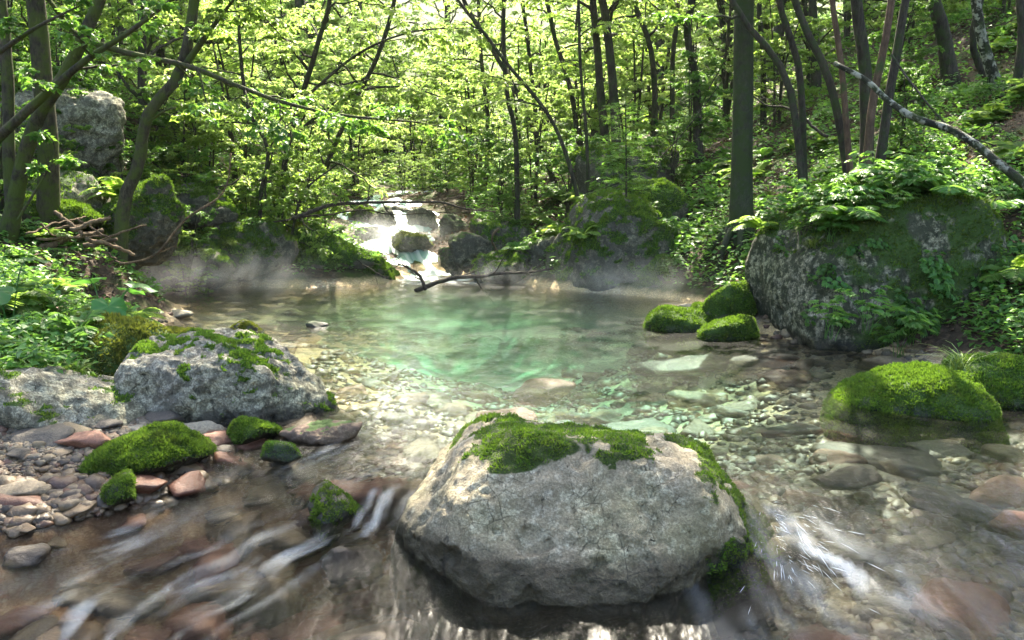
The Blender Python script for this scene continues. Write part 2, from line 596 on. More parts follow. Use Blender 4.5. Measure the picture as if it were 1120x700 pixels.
bed = t.ramp(vg.outputs[0], [(0, (0.250, 0.208, 0.146)), (0.3, (0.354, 0.312, 0.229)), (0.55, (0.416, 0.385, 0.302)), (0.8, (0.291, 0.177, 0.125)), (1, (0.478, 0.447, 0.354))])
bed = t.mix(t.mapr(n1, 0.36, 0.56, 0.1, 0.85), bed, (0.60, 0.44, 0.23))
bed = t.mix(1.0, bed, t.ramp(t.voro(wv.outputs[0], 30, 'DISTANCE_TO_EDGE'), [(0.0, 0.55), (0.22, 1.0)]), 'MULTIPLY')
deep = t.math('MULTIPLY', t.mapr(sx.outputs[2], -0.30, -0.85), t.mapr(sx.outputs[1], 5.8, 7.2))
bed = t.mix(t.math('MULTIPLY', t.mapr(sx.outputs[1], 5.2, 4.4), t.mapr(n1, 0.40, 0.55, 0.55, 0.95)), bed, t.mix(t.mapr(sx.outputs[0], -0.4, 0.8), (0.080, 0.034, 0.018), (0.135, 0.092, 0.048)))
bed = t.mix(deep, bed, t.mix(n1, (0.36, 0.44, 0.30), (0.46, 0.50, 0.36)))   # pale silt on the pool floor
fac = t.mapr(t.math('ADD', sx.outputs[2], t.math('MULTIPLY', t.math('SUBTRACT', n2, 0.5), 0.12)), 0.05, 0.12)
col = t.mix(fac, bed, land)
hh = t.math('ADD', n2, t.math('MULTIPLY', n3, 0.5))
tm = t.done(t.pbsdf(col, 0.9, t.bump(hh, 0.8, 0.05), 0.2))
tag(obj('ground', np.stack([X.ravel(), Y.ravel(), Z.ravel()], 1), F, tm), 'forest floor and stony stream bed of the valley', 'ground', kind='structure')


# ------------------------------------------------------------------ water
def flow(x, y):
    x, y = x + .30 * fbm2(x, y, 1.1, 3, 81), y + .35 * fbm2(x, y, 1.0, 3, 83)
    th = np.arctan2(x - .3, 6.8 - y)
    r = np.hypot(x - .3, 6.8 - y)
    return th, r


def wz(x, y):
    x = np.asarray(x, float)
    y = np.asarray(y, float)
    lip = 5.0 - .35 * np.sin(x * 1.3 + .6) - .5 * sstep(.6, 2.2, x)
    z = -.30 * sstep(0, 2.7, lip - y) - .12 * sstep(3, 6, lip - y)
    th, r = flow(x, y)
    rap = sstep(-.1, 1.1, lip - y)
    q = np.stack([th.ravel() * 9, r.ravel() * 1.6, np.zeros(th.size)], 1)
    z = z + rap * (.018 * fbm(q, 3, 31).reshape(x.shape) + .003 * fbm(q * [5, 1.2, 1], 3, 37).reshape(x.shape))
    z = z + .002 * fbm(np.stack([x.ravel() * 2.2, y.ravel() * 1.1, np.zeros(x.size)], 1), 3, 41).reshape(x.shape)
    return z


def water_material():
    t = NT('clear stream water')
    po = t.pos()
    rap = t.attr('rapid')
    foam = t.attr('foam')
    mp = t.n('ShaderNodeMapping')
    mp.inputs['Scale'].default_value = (1.0, 0.45, 1)
    t.l(po, mp.inputs[0])
    w1 = t.noise(mp.outputs[0], 5.5, 3, 0.55)
    w2 = t.noise(mp.outputs[0], 22, 3, 0.6)
    st = t.attr('streak')
    h = t.math('ADD', t.math('MULTIPLY', w1, 0.8), t.math('ADD', t.math('MULTIPLY', w2, 0.12), t.math('MULTIPLY', t.math('MULTIPLY', st, rap), 0.18)))
    nrm = t.bump(h, 0.22, 0.08)
    fr = t.n('ShaderNodeFresnel')
    fr.inputs['IOR'].default_value = 1.33
    t.l(nrm, fr.inputs['Normal'])
    gl = t.n('ShaderNodeBsdfGlossy')
    t.l(nrm, gl.inputs['Normal'])
    t.l(t.mapr(rap, 0, 1, 0.16, 0.30), gl.inputs['Roughness'])
    tp = t.n('ShaderNodeBsdfTransparent')
    rf = t.n('ShaderNodeBsdfRefraction')
    rf.inputs['IOR'].default_value = 1.2
    nrf = t.bump(t.math('ADD', t.math('MULTIPLY', w1, 0.5), t.math('MULTIPLY', t.math('MULTIPLY', st, rap), 2.2)), 0.7, 0.10)
    t.l(nrf, rf.inputs['Normal'])
    t.l(t.math('ADD', t.mapr(rap, 0, 1, 0.035, 0.27), t.math('MULTIPLY', t.attr('still'), 0.10)), rf.inputs['Roughness'])
    still = t.attr('still')
    thru = t.mixsh(t.math('ADD', t.mapr(rap, 0, 1, 0.20, 0.80), t.math('MULTIPLY', still, 0.30)), tp.outputs[0], rf.outputs[0])
    s = t.mixsh(t.math('MULTIPLY', fr.outputs[0], t.mapr(rap, 0, 1, 0.9, 0.05)), thru, gl.outputs[0])
    df = t.n('ShaderNodeBsdfDiffuse')
    df.inputs[0].default_value = (0.80, 0.84, 0.84, 1)
    s = t.mixsh(foam, s, df.outputs[0])
    ab = t.n('ShaderNodeVolumeAbsorption')
    ab.inputs['Color'].default_value = (0.28, 0.91, 0.77, 1)
    ab.inputs['Density'].default_value = 0.42
    return t.done(s, ab.outputs[0])


xs = spaced(-9, 9, -3.6, 4.0, .03, 1.12)
ys = np.concatenate([spaced(-8, .6, 1.2, 1.2, .06, 1.2)[:-1], np.arange(.7, 5.6, .024), np.arange(5.6, 13.95, .06)])
ys = np.unique(np.round(ys, 4))
X, Y, F = grid(xs, ys)
Zw = wz(X, Y)
th, rr = flow(X, Y)
lip = 5.0 - .35 * np.sin(X * 1.3 + .6) - .5 * sstep(.6, 2.2, X)
rap = sstep(-.3, .9, lip - Y) * (1 - .75 * sstep(.9, 1.9, X))
q = np.stack([th.ravel() * 54, rr.ravel() * 2.6, np.zeros(th.size)], 1)
streak = fbm(q, 4, 51).reshape(X.shape) * .5 + .5
q2 = np.stack([th.ravel() * 5, rr.ravel() * 1.3, np.zeros(th.size)], 1)
clump = fbm(q2, 3, 57).reshape(X.shape)
foam = rap * (.13 * sstep(-.15, .45, clump) + .13 * sstep(.24, .64, clump)) * sstep(.48, .88, streak)
# white water thrown off the downstream shoulder of the big boulder
c1 = W(845, 575, -.12)
dx, dy = X - c1[0], Y - c1[1]
u = dx * .35 - dy * .94
v = dx * .94 + dy * .35
jet = np.exp(-(v / (.09 + .20 * np.clip(u, 0, 2))) ** 2) * sstep(-.12, .05, u) * (1 - sstep(.45, .95, u))
mouth = np.exp(-((X + 1.05) / .8) ** 2) * sstep(12.3, 13.7, Y)
foam = np.clip(foam + .8 * mouth * sstep(.3, .7, streak * .4 + .6 * sstep(-.3, .5, fbm2(X, Y, 4, 3, 91))) + jet * sstep(.45, .85, streak) * .35, 0, .8)
WATER = obj('water', np.stack([X.ravel(), Y.ravel(), Zw.ravel()], 1), F, water_material(), attrs={'rapid': (rap * (.75 + .25 * np.clip(clump * 2, -1, 1))).ravel(), 'foam': foam.ravel(), 'still': sstep(6.8, 8.6, Y).ravel(), 'streak': streak.ravel()})
tag(WATER, 'clear green pool running out over a stony rapid', 'water', kind='structure')

# the cascade at the head of the pool
cp = np.array([(-1.0, 13.6, -.06), (-1.3, 14.3, .06), (-1.6, 15.1, .22), (-1.95, 16.1, .42), (-2.25, 17.3, .66), (-2.5, 18.4, .92), (-2.7, 19.8, 1.10), (-2.9, 23, 1.28), (-3.1, 28, 1.7)])
cw = np.array([2.3, 2.1, 2.1, 2.3, 2.9, 3.3, 3.3, 2.8, 2.4])
seg = np.concatenate([[0], np.cumsum(np.linalg.norm(np.diff(cp, axis=0), axis=1))])
s = np.linspace(0, seg[-1], 340)
cx, cyy, cz, ww = (np.interp(s, seg, a) for a in (cp[:, 0], cp[:, 1], cp[:, 2], cw))
stepz = .22
kz = cz / stepz
us = np.linspace(-1, 1, 70)
S, U = np.meshgrid(np.arange(len(s)), us, indexing='ij')
CX = cx[S] + U * ww[S] * .5
CY = cyy[S] + U * ww[S] * .18
NQ = np.stack([U.ravel() * 6, s[S].ravel() * 1.2, np.zeros(S.size)], 1)
ph = .55 * fbm(np.stack([U.ravel() * 2.2, s[S].ravel() * .5, np.zeros(S.size)], 1), 3, 63).reshape(S.shape)
KZ = kz[S] + ph
KS = (np.floor(KZ) + sstep(.50, .92, KZ - np.floor(KZ)) - ph) * stepz
CZ = np.where(s[S] < seg[6], .25 * cz[S] + .75 * KS + .02, cz[S] + .02)
CZ = CZ + .09 * fbm(NQ, 3, 61).reshape(S.shape) + .03 * fbm(NQ * [4, .6, 1], 3, 67).reshape(S.shape) - .10 * np.abs(U) ** 3
fo = fbm(NQ * [3.2, .45, 1], 4, 71).reshape(S.shape) * .5 + .5
i = (np.arange(len(s) - 1)[:, None] * 70 + np.arange(69)[None]).ravel()
Fc = np.stack([i, i + 1, i + 71, i + 70], 1)
t = NT('white falling water')
f = t.attr('foam')
df = t.n('ShaderNodeBsdfPrincipled')
df.inputs['Base Color'].default_value = (0.46, 0.50, 0.50, 1)
df.inputs['Roughness'].default_value = 0.35
gl = t.n('ShaderNodeBsdfPrincipled')
gl.inputs['Base Color'].default_value = (0.22, 0.33, 0.30, 1)
gl.inputs['Roughness'].default_value = 0.15
cm = t.done(t.mixsh(t.mapr(f, 0.38, 0.60), gl.outputs[0], df.outputs[0]))
tag(obj('cascade_water', np.stack([CX.ravel(), CY.ravel(), CZ.ravel()], 1), Fc, cm, attrs={'foam': fo.ravel()}), 'silky white cascade stepping down into the pool', 'cascade', kind='structure')


def water_level(x, y):
    return float(wz(np.array([x]), np.array([y]))[0]) if y < 13.6 else float(np.interp(y, cp[:, 1], cp[:, 2]))


# ------------------------------------------------------------------ rocks
_ICO = {}


def ico(sub):
    if sub not in _ICO:
        bm = bmesh.new()
        bmesh.ops.create_icosphere(bm, subdivisions=sub, radius=1)
        bm.verts.ensure_lookup_table()
        V = np.array([v.co[:] for v in bm.verts])
        F = np.array([[v.index for v in f.verts] for f in bm.faces])
        bm.free()
        _ICO[sub] = (V / np.linalg.norm(V, axis=1)[:, None], F)
    return _ICO[sub]


def vnormals(V, F):
    n = np.cross(V[F[:, 1]] - V[F[:, 0]], V[F[:, 2]] - V[F[:, 0]])
    N = np.zeros_like(V)
    for k in range(3):
        np.add.at(N, F[:, k], n)
    return N / np.maximum(np.linalg.norm(N, axis=1)[:, None], 1e-12), n


def rock_shape(seed, sub, scale, planes=None, p=10, nplanes=16, lump=.10, rough=.025, rz=0.0, freq=1.0, pit=0.0):
    rng = np.random.default_rng(seed)
    D, F = ico(sub)
    if planes is None:
        nn = rng.normal(size=(nplanes, 3))
        nn /= np.linalg.norm(nn, axis=1)[:, None]
        dd = rng.uniform(.72, 1.0, nplanes)
    else:
        nn = np.array([a for a, b in planes], float)
        nn /= np.linalg.norm(nn, axis=1)[:, None]
        dd = np.array([b for a, b in planes])
    q = np.maximum(D @ nn.T, 0) / dd
    r = (np.sum(q ** p, axis=1) + 1e-4) ** (-1.0 / p)
    r = np.minimum(r, 1.5)
    V = D * r[:, None]
    V = V * (1 + lump * fbm(V * 1.5 * freq + seed, 3, seed)[:, None])
    V = V * np.asarray(scale)
    N, _ = vnormals(V, F)
    m = float(np.mean(scale))
    nz = fbm(V / m * 4 * freq + seed * 1.7, 5, seed + 3, .55)
    V = V + N * (rough * m * 2 * nz)[:, None]
    if pit:
        pn = fbm(V / m * 7 * freq + seed, 4, seed + 11)
        V = V - N * (pit * m * sstep(.12, .42, pn))[:, None]
    c, s_ = math.cos(rz), math.sin(rz)
    V = V @ np.array([[c, s_, 0], [-s_, c, 0], [0, 0, 1]])
    return V, F


def moss_blades(V, F, mask, n, blen, seed, mat='moss', up=.35):
    rng = np.random.default_rng(seed)
    N, fn = vnormals(V, F)
    area = np.linalg.norm(fn, axis=1)
    wgt = area * np.clip(mask[F].mean(1), 0, 1)
    if wgt.sum() <= 0:
        return None
    fi = rng.choice(len(F), n, p=wgt / wgt.sum())
    a = rng.random((n, 2))
    a[a.sum(1) > 1] = 1 - a[a.sum(1) > 1]
    T = F[fi]
    pt = V[T[:, 0]] + a[:, :1] * (V[T[:, 1]] - V[T[:, 0]]) + a[:, 1:] * (V[T[:, 2]] - V[T[:, 0]])
    nr = N[T[:, 0]]
    d = nr + rng.normal(scale=.55, size=(n, 3)) + [0, 0, up]
    d /= np.linalg.norm(d, axis=1)[:, None]
    side = np.cross(d, rng.normal(size=(n, 3)))
    side /= np.linalg.norm(side, axis=1)[:, None]
    clump = .6 + .8 * np.clip(fbm(pt * 14, 2, seed) + .5, 0, 1)
    L = blen * rng.uniform(.6, 1.3, n) * clump
    w = L * .30
    pt = pt - nr * blen * .15
    B = np.stack([pt - side * w[:, None], pt + side * w[:, None], pt + d * L[:, None]], 1).reshape(-1, 3)
    return mesh_data('moss', B, np.arange(3 * n).reshape(n, 3), M[mat], smooth=False)


def rock(name, label, loc, scale, seed, sub=5, mat='bankrock', moss=None, blades=0, blen=.02, mossmat='moss', cat='boulder', group=None, water=None, maskfn=None, **kw):
    V, F = rock_shape(seed, sub, scale, **kw)
    N, _ = vnormals(V, F)
    if moss is None:
        mask = np.zeros(len(V))
    else:
        thr, soft, nsc = moss
        nz = fbm(V * nsc + seed, 4, seed + 5)
        mask = sstep(thr - soft, thr + soft, N[:, 2] + .55 * nz)
        if maskfn is not None:
            mask = np.clip(maskfn(V, N, mask, nz), 0, 1)
        if thr > .15 and maskfn is None:
            mask = mask * sstep(-.30, .02, fbm(V * nsc * 3.4 + 9, 4, seed + 8))
        if water is not None:
            mask = mask * sstep(water - .01, water + .05, V[:, 2] + loc[2])
    o = obj(name, V, F, M[mat], loc=loc, attrs={'moss': mask})
    tag(o, label, cat, group)
    if blades and mask.max() > .2:
        me = moss_blades(V, F, np.where(mask > .45, mask, 0), blades, blen, seed + 1, mossmat)
        if me is not None:
            link('moss', me, o)
    o['_r'] = 0
    del o['_r']
    return o, V, F, N

# ---- the named rocks of the pool
def center_mask(V, N, m, nz):
    # moss cushions along the upper edge and down the downstream corner
    x, z = V[:, 0], V[:, 2]
    n2 = fbm(V * 7 + 4, 4, 77)
    edge = z + .16 * nz + .10 * n2
    pa = sstep(-.74, -.62, x) * (1 - sstep(-.05, .10, x + .25 * n2)) * sstep(.43, .47, edge - .05 * sstep(-.3, .1, x))
    pb = sstep(.0, .10, x + .25 * n2) * (1 - sstep(.40, .52, x)) * sstep(.43, .47, edge)
    pc = sstep(.45, .60, x) * sstep(.26, .34, edge) * sstep(-.12, .10, n2)
    back = sstep(.12, .25, V[:, 1] + .2 * nz) * sstep(.30, .36, z + .1 * n2) * sstep(-.15, .1, n2)
    corner = sstep(.60, .78, x + .30 * nz) * sstep(-.40, .10, N[:, 0]) * sstep(-.22, .05, nz + .4 * n2)
    low = .45 * sstep(-.16, -.28, z + .10 * nz)
    return np.max([pa, pb, pc, back, corner, low], axis=0)


rock('boulder', 'large pale limestone boulder in the rapid with moss along its top edge', (.27, 3.82, -.16), (.90, .70, .55), 11, 7, 'limestone',
     moss=(.5, .1, 3.0), maskfn=center_mask, blades=34000, blen=.014, p=26, lump=.05, rough=.034, pit=.034, freq=1.0,
     planes=[((-.06, -.90, .46), .80), ((-.80, -.62, .02), .80), ((-.72, -.10, .52), .84), ((.12, .22, 1), .90), ((.90, -.15, .34), .92), ((.46, .0, .88), .97), ((0, 1, .25), .85),
             ((0, 0, -1), 1.0), ((-1, .2, .05), .90), ((.75, .75, .1), .95), ((.62, -.80, .05), .90), ((-.1, -1, -.15), .88)])


def left_mask(V, N, m, nz):
    ridge = sstep(.48, .75, N[:, 2] + .5 * nz)
    right = sstep(.25, .55, V[:, 0] + .25 * nz) * sstep(.35, .6, N[:, 2] + .3 * nz) * sstep(-.15, .15, V[:, 1] + .15 * nz)
    return np.maximum(ridge * sstep(-.05, .25, nz), right * sstep(.0, .3, nz)) * sstep(-.25, .15, fbm(V * 11, 4, 19))


rock('boulder', 'broad grey weathered boulder at the left shore, cracked and thinly mossed', (-2.04, 5.60, .04), (.71, .52, .56), 23, 7, 'karst',
     moss=(.6, .15, 3.0), maskfn=left_mask, blades=17000, blen=.020, p=10, lump=.07, rough=.05, pit=.035,
     planes=[((-1, -.1, .1), .82), ((-.6, -.3, .8), .97), ((.02, -.10, 1), .72), ((.52, -.1, .88), .86), ((.9, -.3, .5), .96), ((-.1, -1, .12), .84), ((.5, -1, .1), .92), ((0, 1, .2), .9), ((0, 0, -1), .9), ((-.7, .8, .1), .92), ((.7, .7, .2), .95)])
rock('boulder', 'low flat grey rock at the left edge, beside the weathered boulder', (-2.98, 5.30, .07), (.66, .42, .30), 31, 6, 'karst', moss=(.85, .12, 3.5), blades=3500, blen=.016, rough=.045, pit=.03)
rock('boulder', 'sunlit moss covered rock behind the low flat grey rock', (-2.92, 6.15, .14), (.56, .46, .42), 37, 6, 'mossrock', moss=(.02, .2, 3.0), blades=22000, blen=.030, mossmat='moss_yellow', lump=.14)
rock('mossy_stone', 'thick green moss cushion on a flat stone before the weathered boulder', (-1.98, 4.62, .01), (.36, .28, .13), 41, 6, 'mossrock', moss=(-.3, .2, 4.0), blades=26000, blen=.024, cat='stone', lump=.14)
rock('mossy_stone', 'smallest moss tuft stone below the thick moss cushion', tuple(W(132, 538, -.06)), (.09, .08, .085), 43, 4, 'mossrock', moss=(-.4, .2, 5.0), blades=3500, blen=.018, cat='stone')
rock('mossy_stone', 'round moss capped stone at the foot of the weathered boulder', tuple(W(270, 475, -.0)), (.125, .12, .12), 47, 5, 'mossrock', moss=(-.2, .2, 5.0), blades=8000, blen=.018, cat='stone')
rock('mossy_stone', 'dark mossy stone breaking the fast water left of the pale boulder', tuple(W(366, 566, -.16)), (.12, .14, .13), 53, 5, 'mossrock', moss=(.35, .2, 5.0), blades=3500, blen=.015, cat='stone')
rock('mossy_stone', 'low dark green stone in the shallows by the rough brown stone', tuple(W(308, 496, -.03)), (.12, .11, .075), 57, 5, 'mossrock', moss=(.0, .2, 5.0), blades=2500, blen=.010, cat='stone')
rock('stone', 'rough brown stone at the right end of the weathered boulder', tuple(W(356, 478, -.02)), (.20, .16, .125), 59, 5, 'brownstone', moss=(.8, .15, 4.0), cat='stone', rough=.06, pit=.03)
rock('mossy_stone', 'moss topped stone alone in the sunlit shallows', tuple(W(268, 364, -.03)), (.155, .12, .15), 61, 5, 'mossrock', moss=(.30, .2, 4.0), blades=4000, blen=.02, mossmat='moss_yellow', cat='stone')
rock('stone', 'tiny dark stone poking out of the sunlit shallows', tuple(W(346, 359, -.02)), (.10, .08, .055), 67, 4, 'mossrock', moss=(.4, .2, 4.0), cat='stone')
rock('mossy_stone', 'yellow mossed stone behind the top of the weathered boulder', tuple(W(190, 372, -.0)), (.24, .18, .12), 71, 5, 'mossrock', moss=(.1, .2, 4.0), blades=6000, blen=.02, mossmat='moss_yellow', cat='stone')

# right bank
def big_mask(V, N, m, nz):
    face = sstep(-.40, .12, fbm(V * 4.5 + 3, 5, 91) + .10) * sstep(-.85, -.40, V[:, 0] + .25 * nz) * .66
    return np.maximum(face, sstep(.40, .7, N[:, 2] + .4 * nz))


BIG = rock('boulder', 'huge lichen spotted boulder on the right bank, overgrown with ferns and ivy', (3.64, 8.25, .47), (1.18, .95, 1.22), 83, 7, 'spotted',
           moss=(.5, .2, 2.0), maskfn=big_mask, blades=45000, blen=.026, p=9, lump=.07, rough=.03, pit=.012,
           planes=[((-.90, -.25, .42), .82), ((-1, -.1, -.35), .86), ((-.42, -.1, .90), .80), ((.05, -.15, 1), .86), ((-.1, -1, .16), .80), ((.5, -1, .05), .90), ((1, -.2, .1), .90), ((.6, .1, .8), .95), ((0, 1, .2), .95), ((0, 0, -1), .95), ((-.6, -.8, .05), .90)])
rock('mossy_stone', 'bright moss mound in the shallows before the huge spotted boulder', (2.76, 5.74, -.03), (.52, .40, .30), 89, 6, 'mossrock', moss=(-.6, .2, 3.0), blades=52000, blen=.022, cat='stone', lump=.10, rz=-.25, p=4,
     planes=[((-.62, -.1, .78), .84), ((.25, -.1, 1), .92), ((-.2, -1, .35), .9), ((0, 1, .2), .9), ((0, 0, -1), 1), ((-1, 0, .1), 1), ((1, 0, .2), .95)])
rock('mossy_stone', 'smaller moss mound tucked against the bright moss mound', (3.42, 5.80, .02), (.34, .30, .20), 97, 6, 'mossrock', moss=(-.4, .2, 3.0), blades=14000, blen=.020, cat='stone')
rock('mossy_stone', 'long low moss stone reaching out into the pool', (1.74, 8.75, .03), (.38, .27, .22), 101, 5, 'mossrock', moss=(-.4, .2, 3.0), blades=11000, blen=.022, cat='stone', rz=.1)
rock('mossy_stone', 'moss stone between the long low one and the huge spotted boulder', (2.22, 8.35, .02), (.30, .25, .21), 103, 5, 'mossrock', moss=(-.4, .2, 3.0), blades=9000, blen=.022, cat='stone', rz=.3)
rock('mossy_stone', 'upright moss stone behind the other moss stones by the huge boulder', (2.36, 8.95, .18), (.26, .25, .27), 107, 5, 'mossrock', moss=(-.4, .2, 3.0), blades=9000, blen=.022, cat='stone', rz=.5)
rock('mossy_stone', 'small moss stone farthest back in the cluster by the huge boulder', (2.14, 9.45, .06), (.16, .15, .13), 109, 4, 'mossrock', moss=(-.4, .2, 3.0), blades=3500, blen=.022, cat='stone')
rock('boulder', 'tall mossy boulder across the pool below the slim spruce', (1.50, 12.25, .42), (.74, .68, .94), 113, 6, 'bankrock', moss=(.22, .25, 2.0), blades=24000, blen=.035, lump=.22, rough=.06,
     planes=[((-.9, -.3, .35), .82), ((-.5, -.1, .85), .88), ((.1, -.1, 1), .92), ((.5, -.1, .8), .9), ((-.1, -1, .2), .85), ((1, 0, .1), .95), ((0, 1, .1), .95), ((0, 0, -1), .95), ((-.7, -.7, -.1), .9)])
rock('boulder', 'small dark mossy boulder at the water right of the tall mossy one', (2.08, 11.55, .22), (.30, .28, .36), 127, 5, 'bankrock', moss=(.1, .3, 2.5), blades=6000, blen=.03)
rock('boulder', 'moss draped boulder on the right bank behind the fern clump', (2.05, 13.0, 1.05), (.72, .6, .55), 131, 5, 'bankrock', moss=(.0, .3, 2.5), blades=12000, blen=.035)
rock('boulder', 'dark rock face on the slope left of the smooth beech', (1.75, 14.2, 1.55), (.85, .7, .7), 137, 5, 'bankrock', moss=(.3, .3, 2.5), blades=8000, blen=.035)
for k, (px, py, d, sc, lab, mo) in enumerate([
    (548, 292, 13.2, (.55, .45, .36), 'low grey rock with a mossy top in the bank right of the cascade', .35),
    (522, 278, 13.9, (.40, .32, .30), 'brown grey rock wet at its foot at the right mouth of the cascade', .8),
    (494, 284, 13.9, (.22, .22, .24), 'dark wedge rock at the right edge of the white water', .7),
    (595, 285, 13.3, (.45, .4, .30), 'pale flat rock between the low grey rock and the tall mossy boulder', .9),
    (560, 268, 14.2, (.6, .5, .42), 'shaded rock above the low grey rock', .2),
    (449, 266, 15.4, (.33, .28, .17), 'yellow mossed rock in the middle of the cascade', .15),
    (419, 240, 17.4, (.30, .28, .27), 'pale rock at the top of the cascade on its left', 1.1),
    (464, 240, 17.4, (.27, .25, .25), 'dark rock at the top of the cascade on its right', 1.2),
    (407, 256, 16.3, (.22, .2, .2), 'small wet rock in the left arm of the cascade', 1.2),
    (396, 240, 17.8, (.4, .3, .3), 'rock at the left rim of the cascade', .4),
    (497, 250, 16.6, (.35, .3, .35), 'rock at the right rim of the cascade under the branch', .6),
    (437, 235, 18.6, (.35, .3, .22), 'rock on the upper lip of the cascade', .9),
]):
    rock('boulder', lab, P(px, py, d) - [0, 0, sc[2] * .15], sc, 140 + k * 3, 5, 'bankrock', moss=(min(mo, .75), .2, 3.0), blades=5000 if mo < .5 else 0, blen=.03, mossmat='moss_yellow' if k == 5 else 'moss', rough=.11, pit=.05)
# left bank rocks
for k, (px, py, d, sc, lab, mo, mt) in enumerate([
    (150, 240, 10.4, (.55, .5, .52), 'large mossy rock overhanging the pool behind the leaning tree', .15, 'bankrock'),
    (72, 135, 12.0, (.9, .8, .72), 'pale grey crag high on the left slope', .95, 'karst'),
    (62, 212, 10.6, (.62, .5, .42), 'grey rock with a moss fringe under the crag', .55, 'karst'),
    (62, 232, 9.9, (.5, .4, .16), 'long moss ledge above the driftwood pile', -.3, 'mossrock'),
    (262, 268, 12.4, (.75, .6, .5), 'dark undercut rock at the back shore of the pool', .2, 'bankrock'),
    (215, 285, 11.9, (.6, .5, .35), 'low dark rock at the waterline behind the mist', .3, 'bankrock'),
    (352, 285, 13.2, (.85, .6, .38), 'moss cloaked bank rock left of the cascade mouth', -.2, 'mossrock'),
    (405, 296, 13.3, (.48, .4, .22), 'moss tongue reaching to the cascade mouth', -.3, 'mossrock'),
    (318, 265, 13.6, (.5, .4, .45), 'mossy rock under the hanging twigs', .0, 'mossrock'),
    (215, 222, 12.4, (.5, .5, .40), 'dark rock lost in the leaves of the left bank', .3, 'bankrock'),
]):
    rock('boulder', lab, P(px, py, d) - [0, 0, sc[2] * .15], sc, 190 + k * 3, 6 if k < 2 else 5, mt, moss=(mo, .25, 2.5), blades=9000 if mo < .4 else 1500, blen=.035, mossmat='moss_yellow' if k in (8,) else 'moss', rough=.06, pit=.03)

# ---- loose stones of the stream
rng = np.random.default_rng(7)
SV = {}
for mt in ('stone_tan', 'stone_red', 'stone_grey', 'stone_pale'):
    SV[mt] = []
    for k in range(5):
        V, F = rock_shape(300 + k * 7 + hash(mt) % 1, 4, (1, rng.uniform(.65, .85), rng.uniform(.28, .45)), p=14, nplanes=11, lump=.10, rough=.035)
        SV[mt].append(mesh_data('stone', V, F, M[mt]))


def stone(mt, x, y, z, s, label, group=None, rz=0.0, k=0, tilt=0.0):
    o = link('stone', SV[mt][k % 5], None, (x, y, z), (tilt, tilt * .7, rz))
    o.scale = (s, s, s * rng.uniform(.8, 1.1))
    tag(o, label, 'stone', group)
    return o


HEROES = [
    ('stone_grey', 1050, 556, -.13, .24, 'oval dark brown stone standing dry at the right edge of the rapid', .03),
    ('stone_grey', 932, 522, -.10, .21, 'flat dark stone just above the water left of the oval one', .02),
    ('stone_grey', 985, 492, -.14, .46, 'wide dark slab under water before the bright moss mound', -.06),
    ('stone_red', 1030, 688, -.36, .24, 'rust red stone at the bottom right under shallow water', .05),
    ('stone_red', 1112, 577, -.14, .16, 'reddish stone cut by the right edge of the photo', .03),
    ('stone_red', 250, 505, -.08, .17, 'flat red stone before the round moss capped stone', .02),
    ('stone_red', 283, 487, -.05, .12, 'small salmon red stone beside the round moss capped stone', .04),
    ('stone_red', 80, 538, -.09, .15, 'dark red grey slab left of the smallest moss tuft', .03),
    ('stone_grey', 40, 485, .02, .20, 'rounded stone under the low flat grey rock', .04),
    ('stone_tan', 75, 480, .02, .15, 'streaked tan stone next to the rounded one by the flat rock', .04),
    ('stone_red', 22, 590, -.32, .46, 'broad dark red slab under the fast water at the left edge', -.22),
    ('stone_pale', 30, 605, -.40, .20, 'white stone under the fast water at the left edge', .03),
    ('stone_red', 420, 545, -.17, .28, 'red brown stone at the lip of the rapid by the big boulder', .02),
    ('stone_red', 545, 462, -.14, .25, 'orange brown stone just behind the top of the big boulder', .02),
    ('stone_tan', 590, 432, -.14, .28, 'pale tan stone under the clear shallows behind the big boulder', .02),
    ('stone_tan', 640, 410, -.18, .32, 'wide tan stone farther out in the clear shallows', .01),
    ('stone_grey', 760, 400, -.30, .55, 'long dark rock under water off the moss stones', .0),
    ('stone_grey', 845, 395, -.16, .36, 'dark flat rock under water at the foot of the huge boulder', .02),
    ('stone_grey', 690, 440, -.26, .33, 'dark stone under water right of the wide tan one', .02),
    ('stone_tan', 865, 590, -.22, .22, 'tan slab under the spray beside the big boulder', .02),
    ('stone_grey', 930, 625, -.32, .32, 'dark stone under water below the spray', .04),
]
# large stones sunk in the fast water
rq = np.random.default_rng(17)
SUNK = [(-1.05, 3.55, .20, 'stone_pale', 'cream'), (-.62, 3.15, .22, 'stone_grey', 'dark'), (-1.45, 3.05, .18, 'stone_red', 'rust'), (-.75, 2.75, .20, 'stone_pale', 'cream'), (-1.25, 2.62, .22, 'stone_red', 'rust'), (-.35, 2.95, .19, 'stone_red', 'rust'),
        (-1.75, 3.5, .22, 'stone_grey', 'dark'), (-.95, 4.15, .17, 'stone_red', 'rust'), (-1.40, 4.05, .16, 'stone_tan', 'tan'), (-.60, 4.35, .20, 'stone_tan', 'tan'), (-1.6, 2.75, .20, 'stone_tan', 'tan'), (-.45, 2.55, .22, 'stone_grey', 'dark'),
        (.15, 2.62, .20, 'stone_red', 'rust'), (.55, 2.75, .19, 'stone_grey', 'dark'), (.95, 2.85, .19, 'stone_tan', 'tan'), (-.72, 3.70, .15, 'stone_grey', 'dark'), (-1.1, 3.05, .17, 'stone_tan', 'tan'), (-.2, 2.5, .18, 'stone_pale', 'cream'), (1.25, 3.0, .18, 'stone_red', 'rust')]
SUNKV = [(rock_shape(900 + k, 5, (1, .8, .62), p=8, nplanes=12, lump=.16, rough=.03)) for k in range(4)]
SUNKM = {}
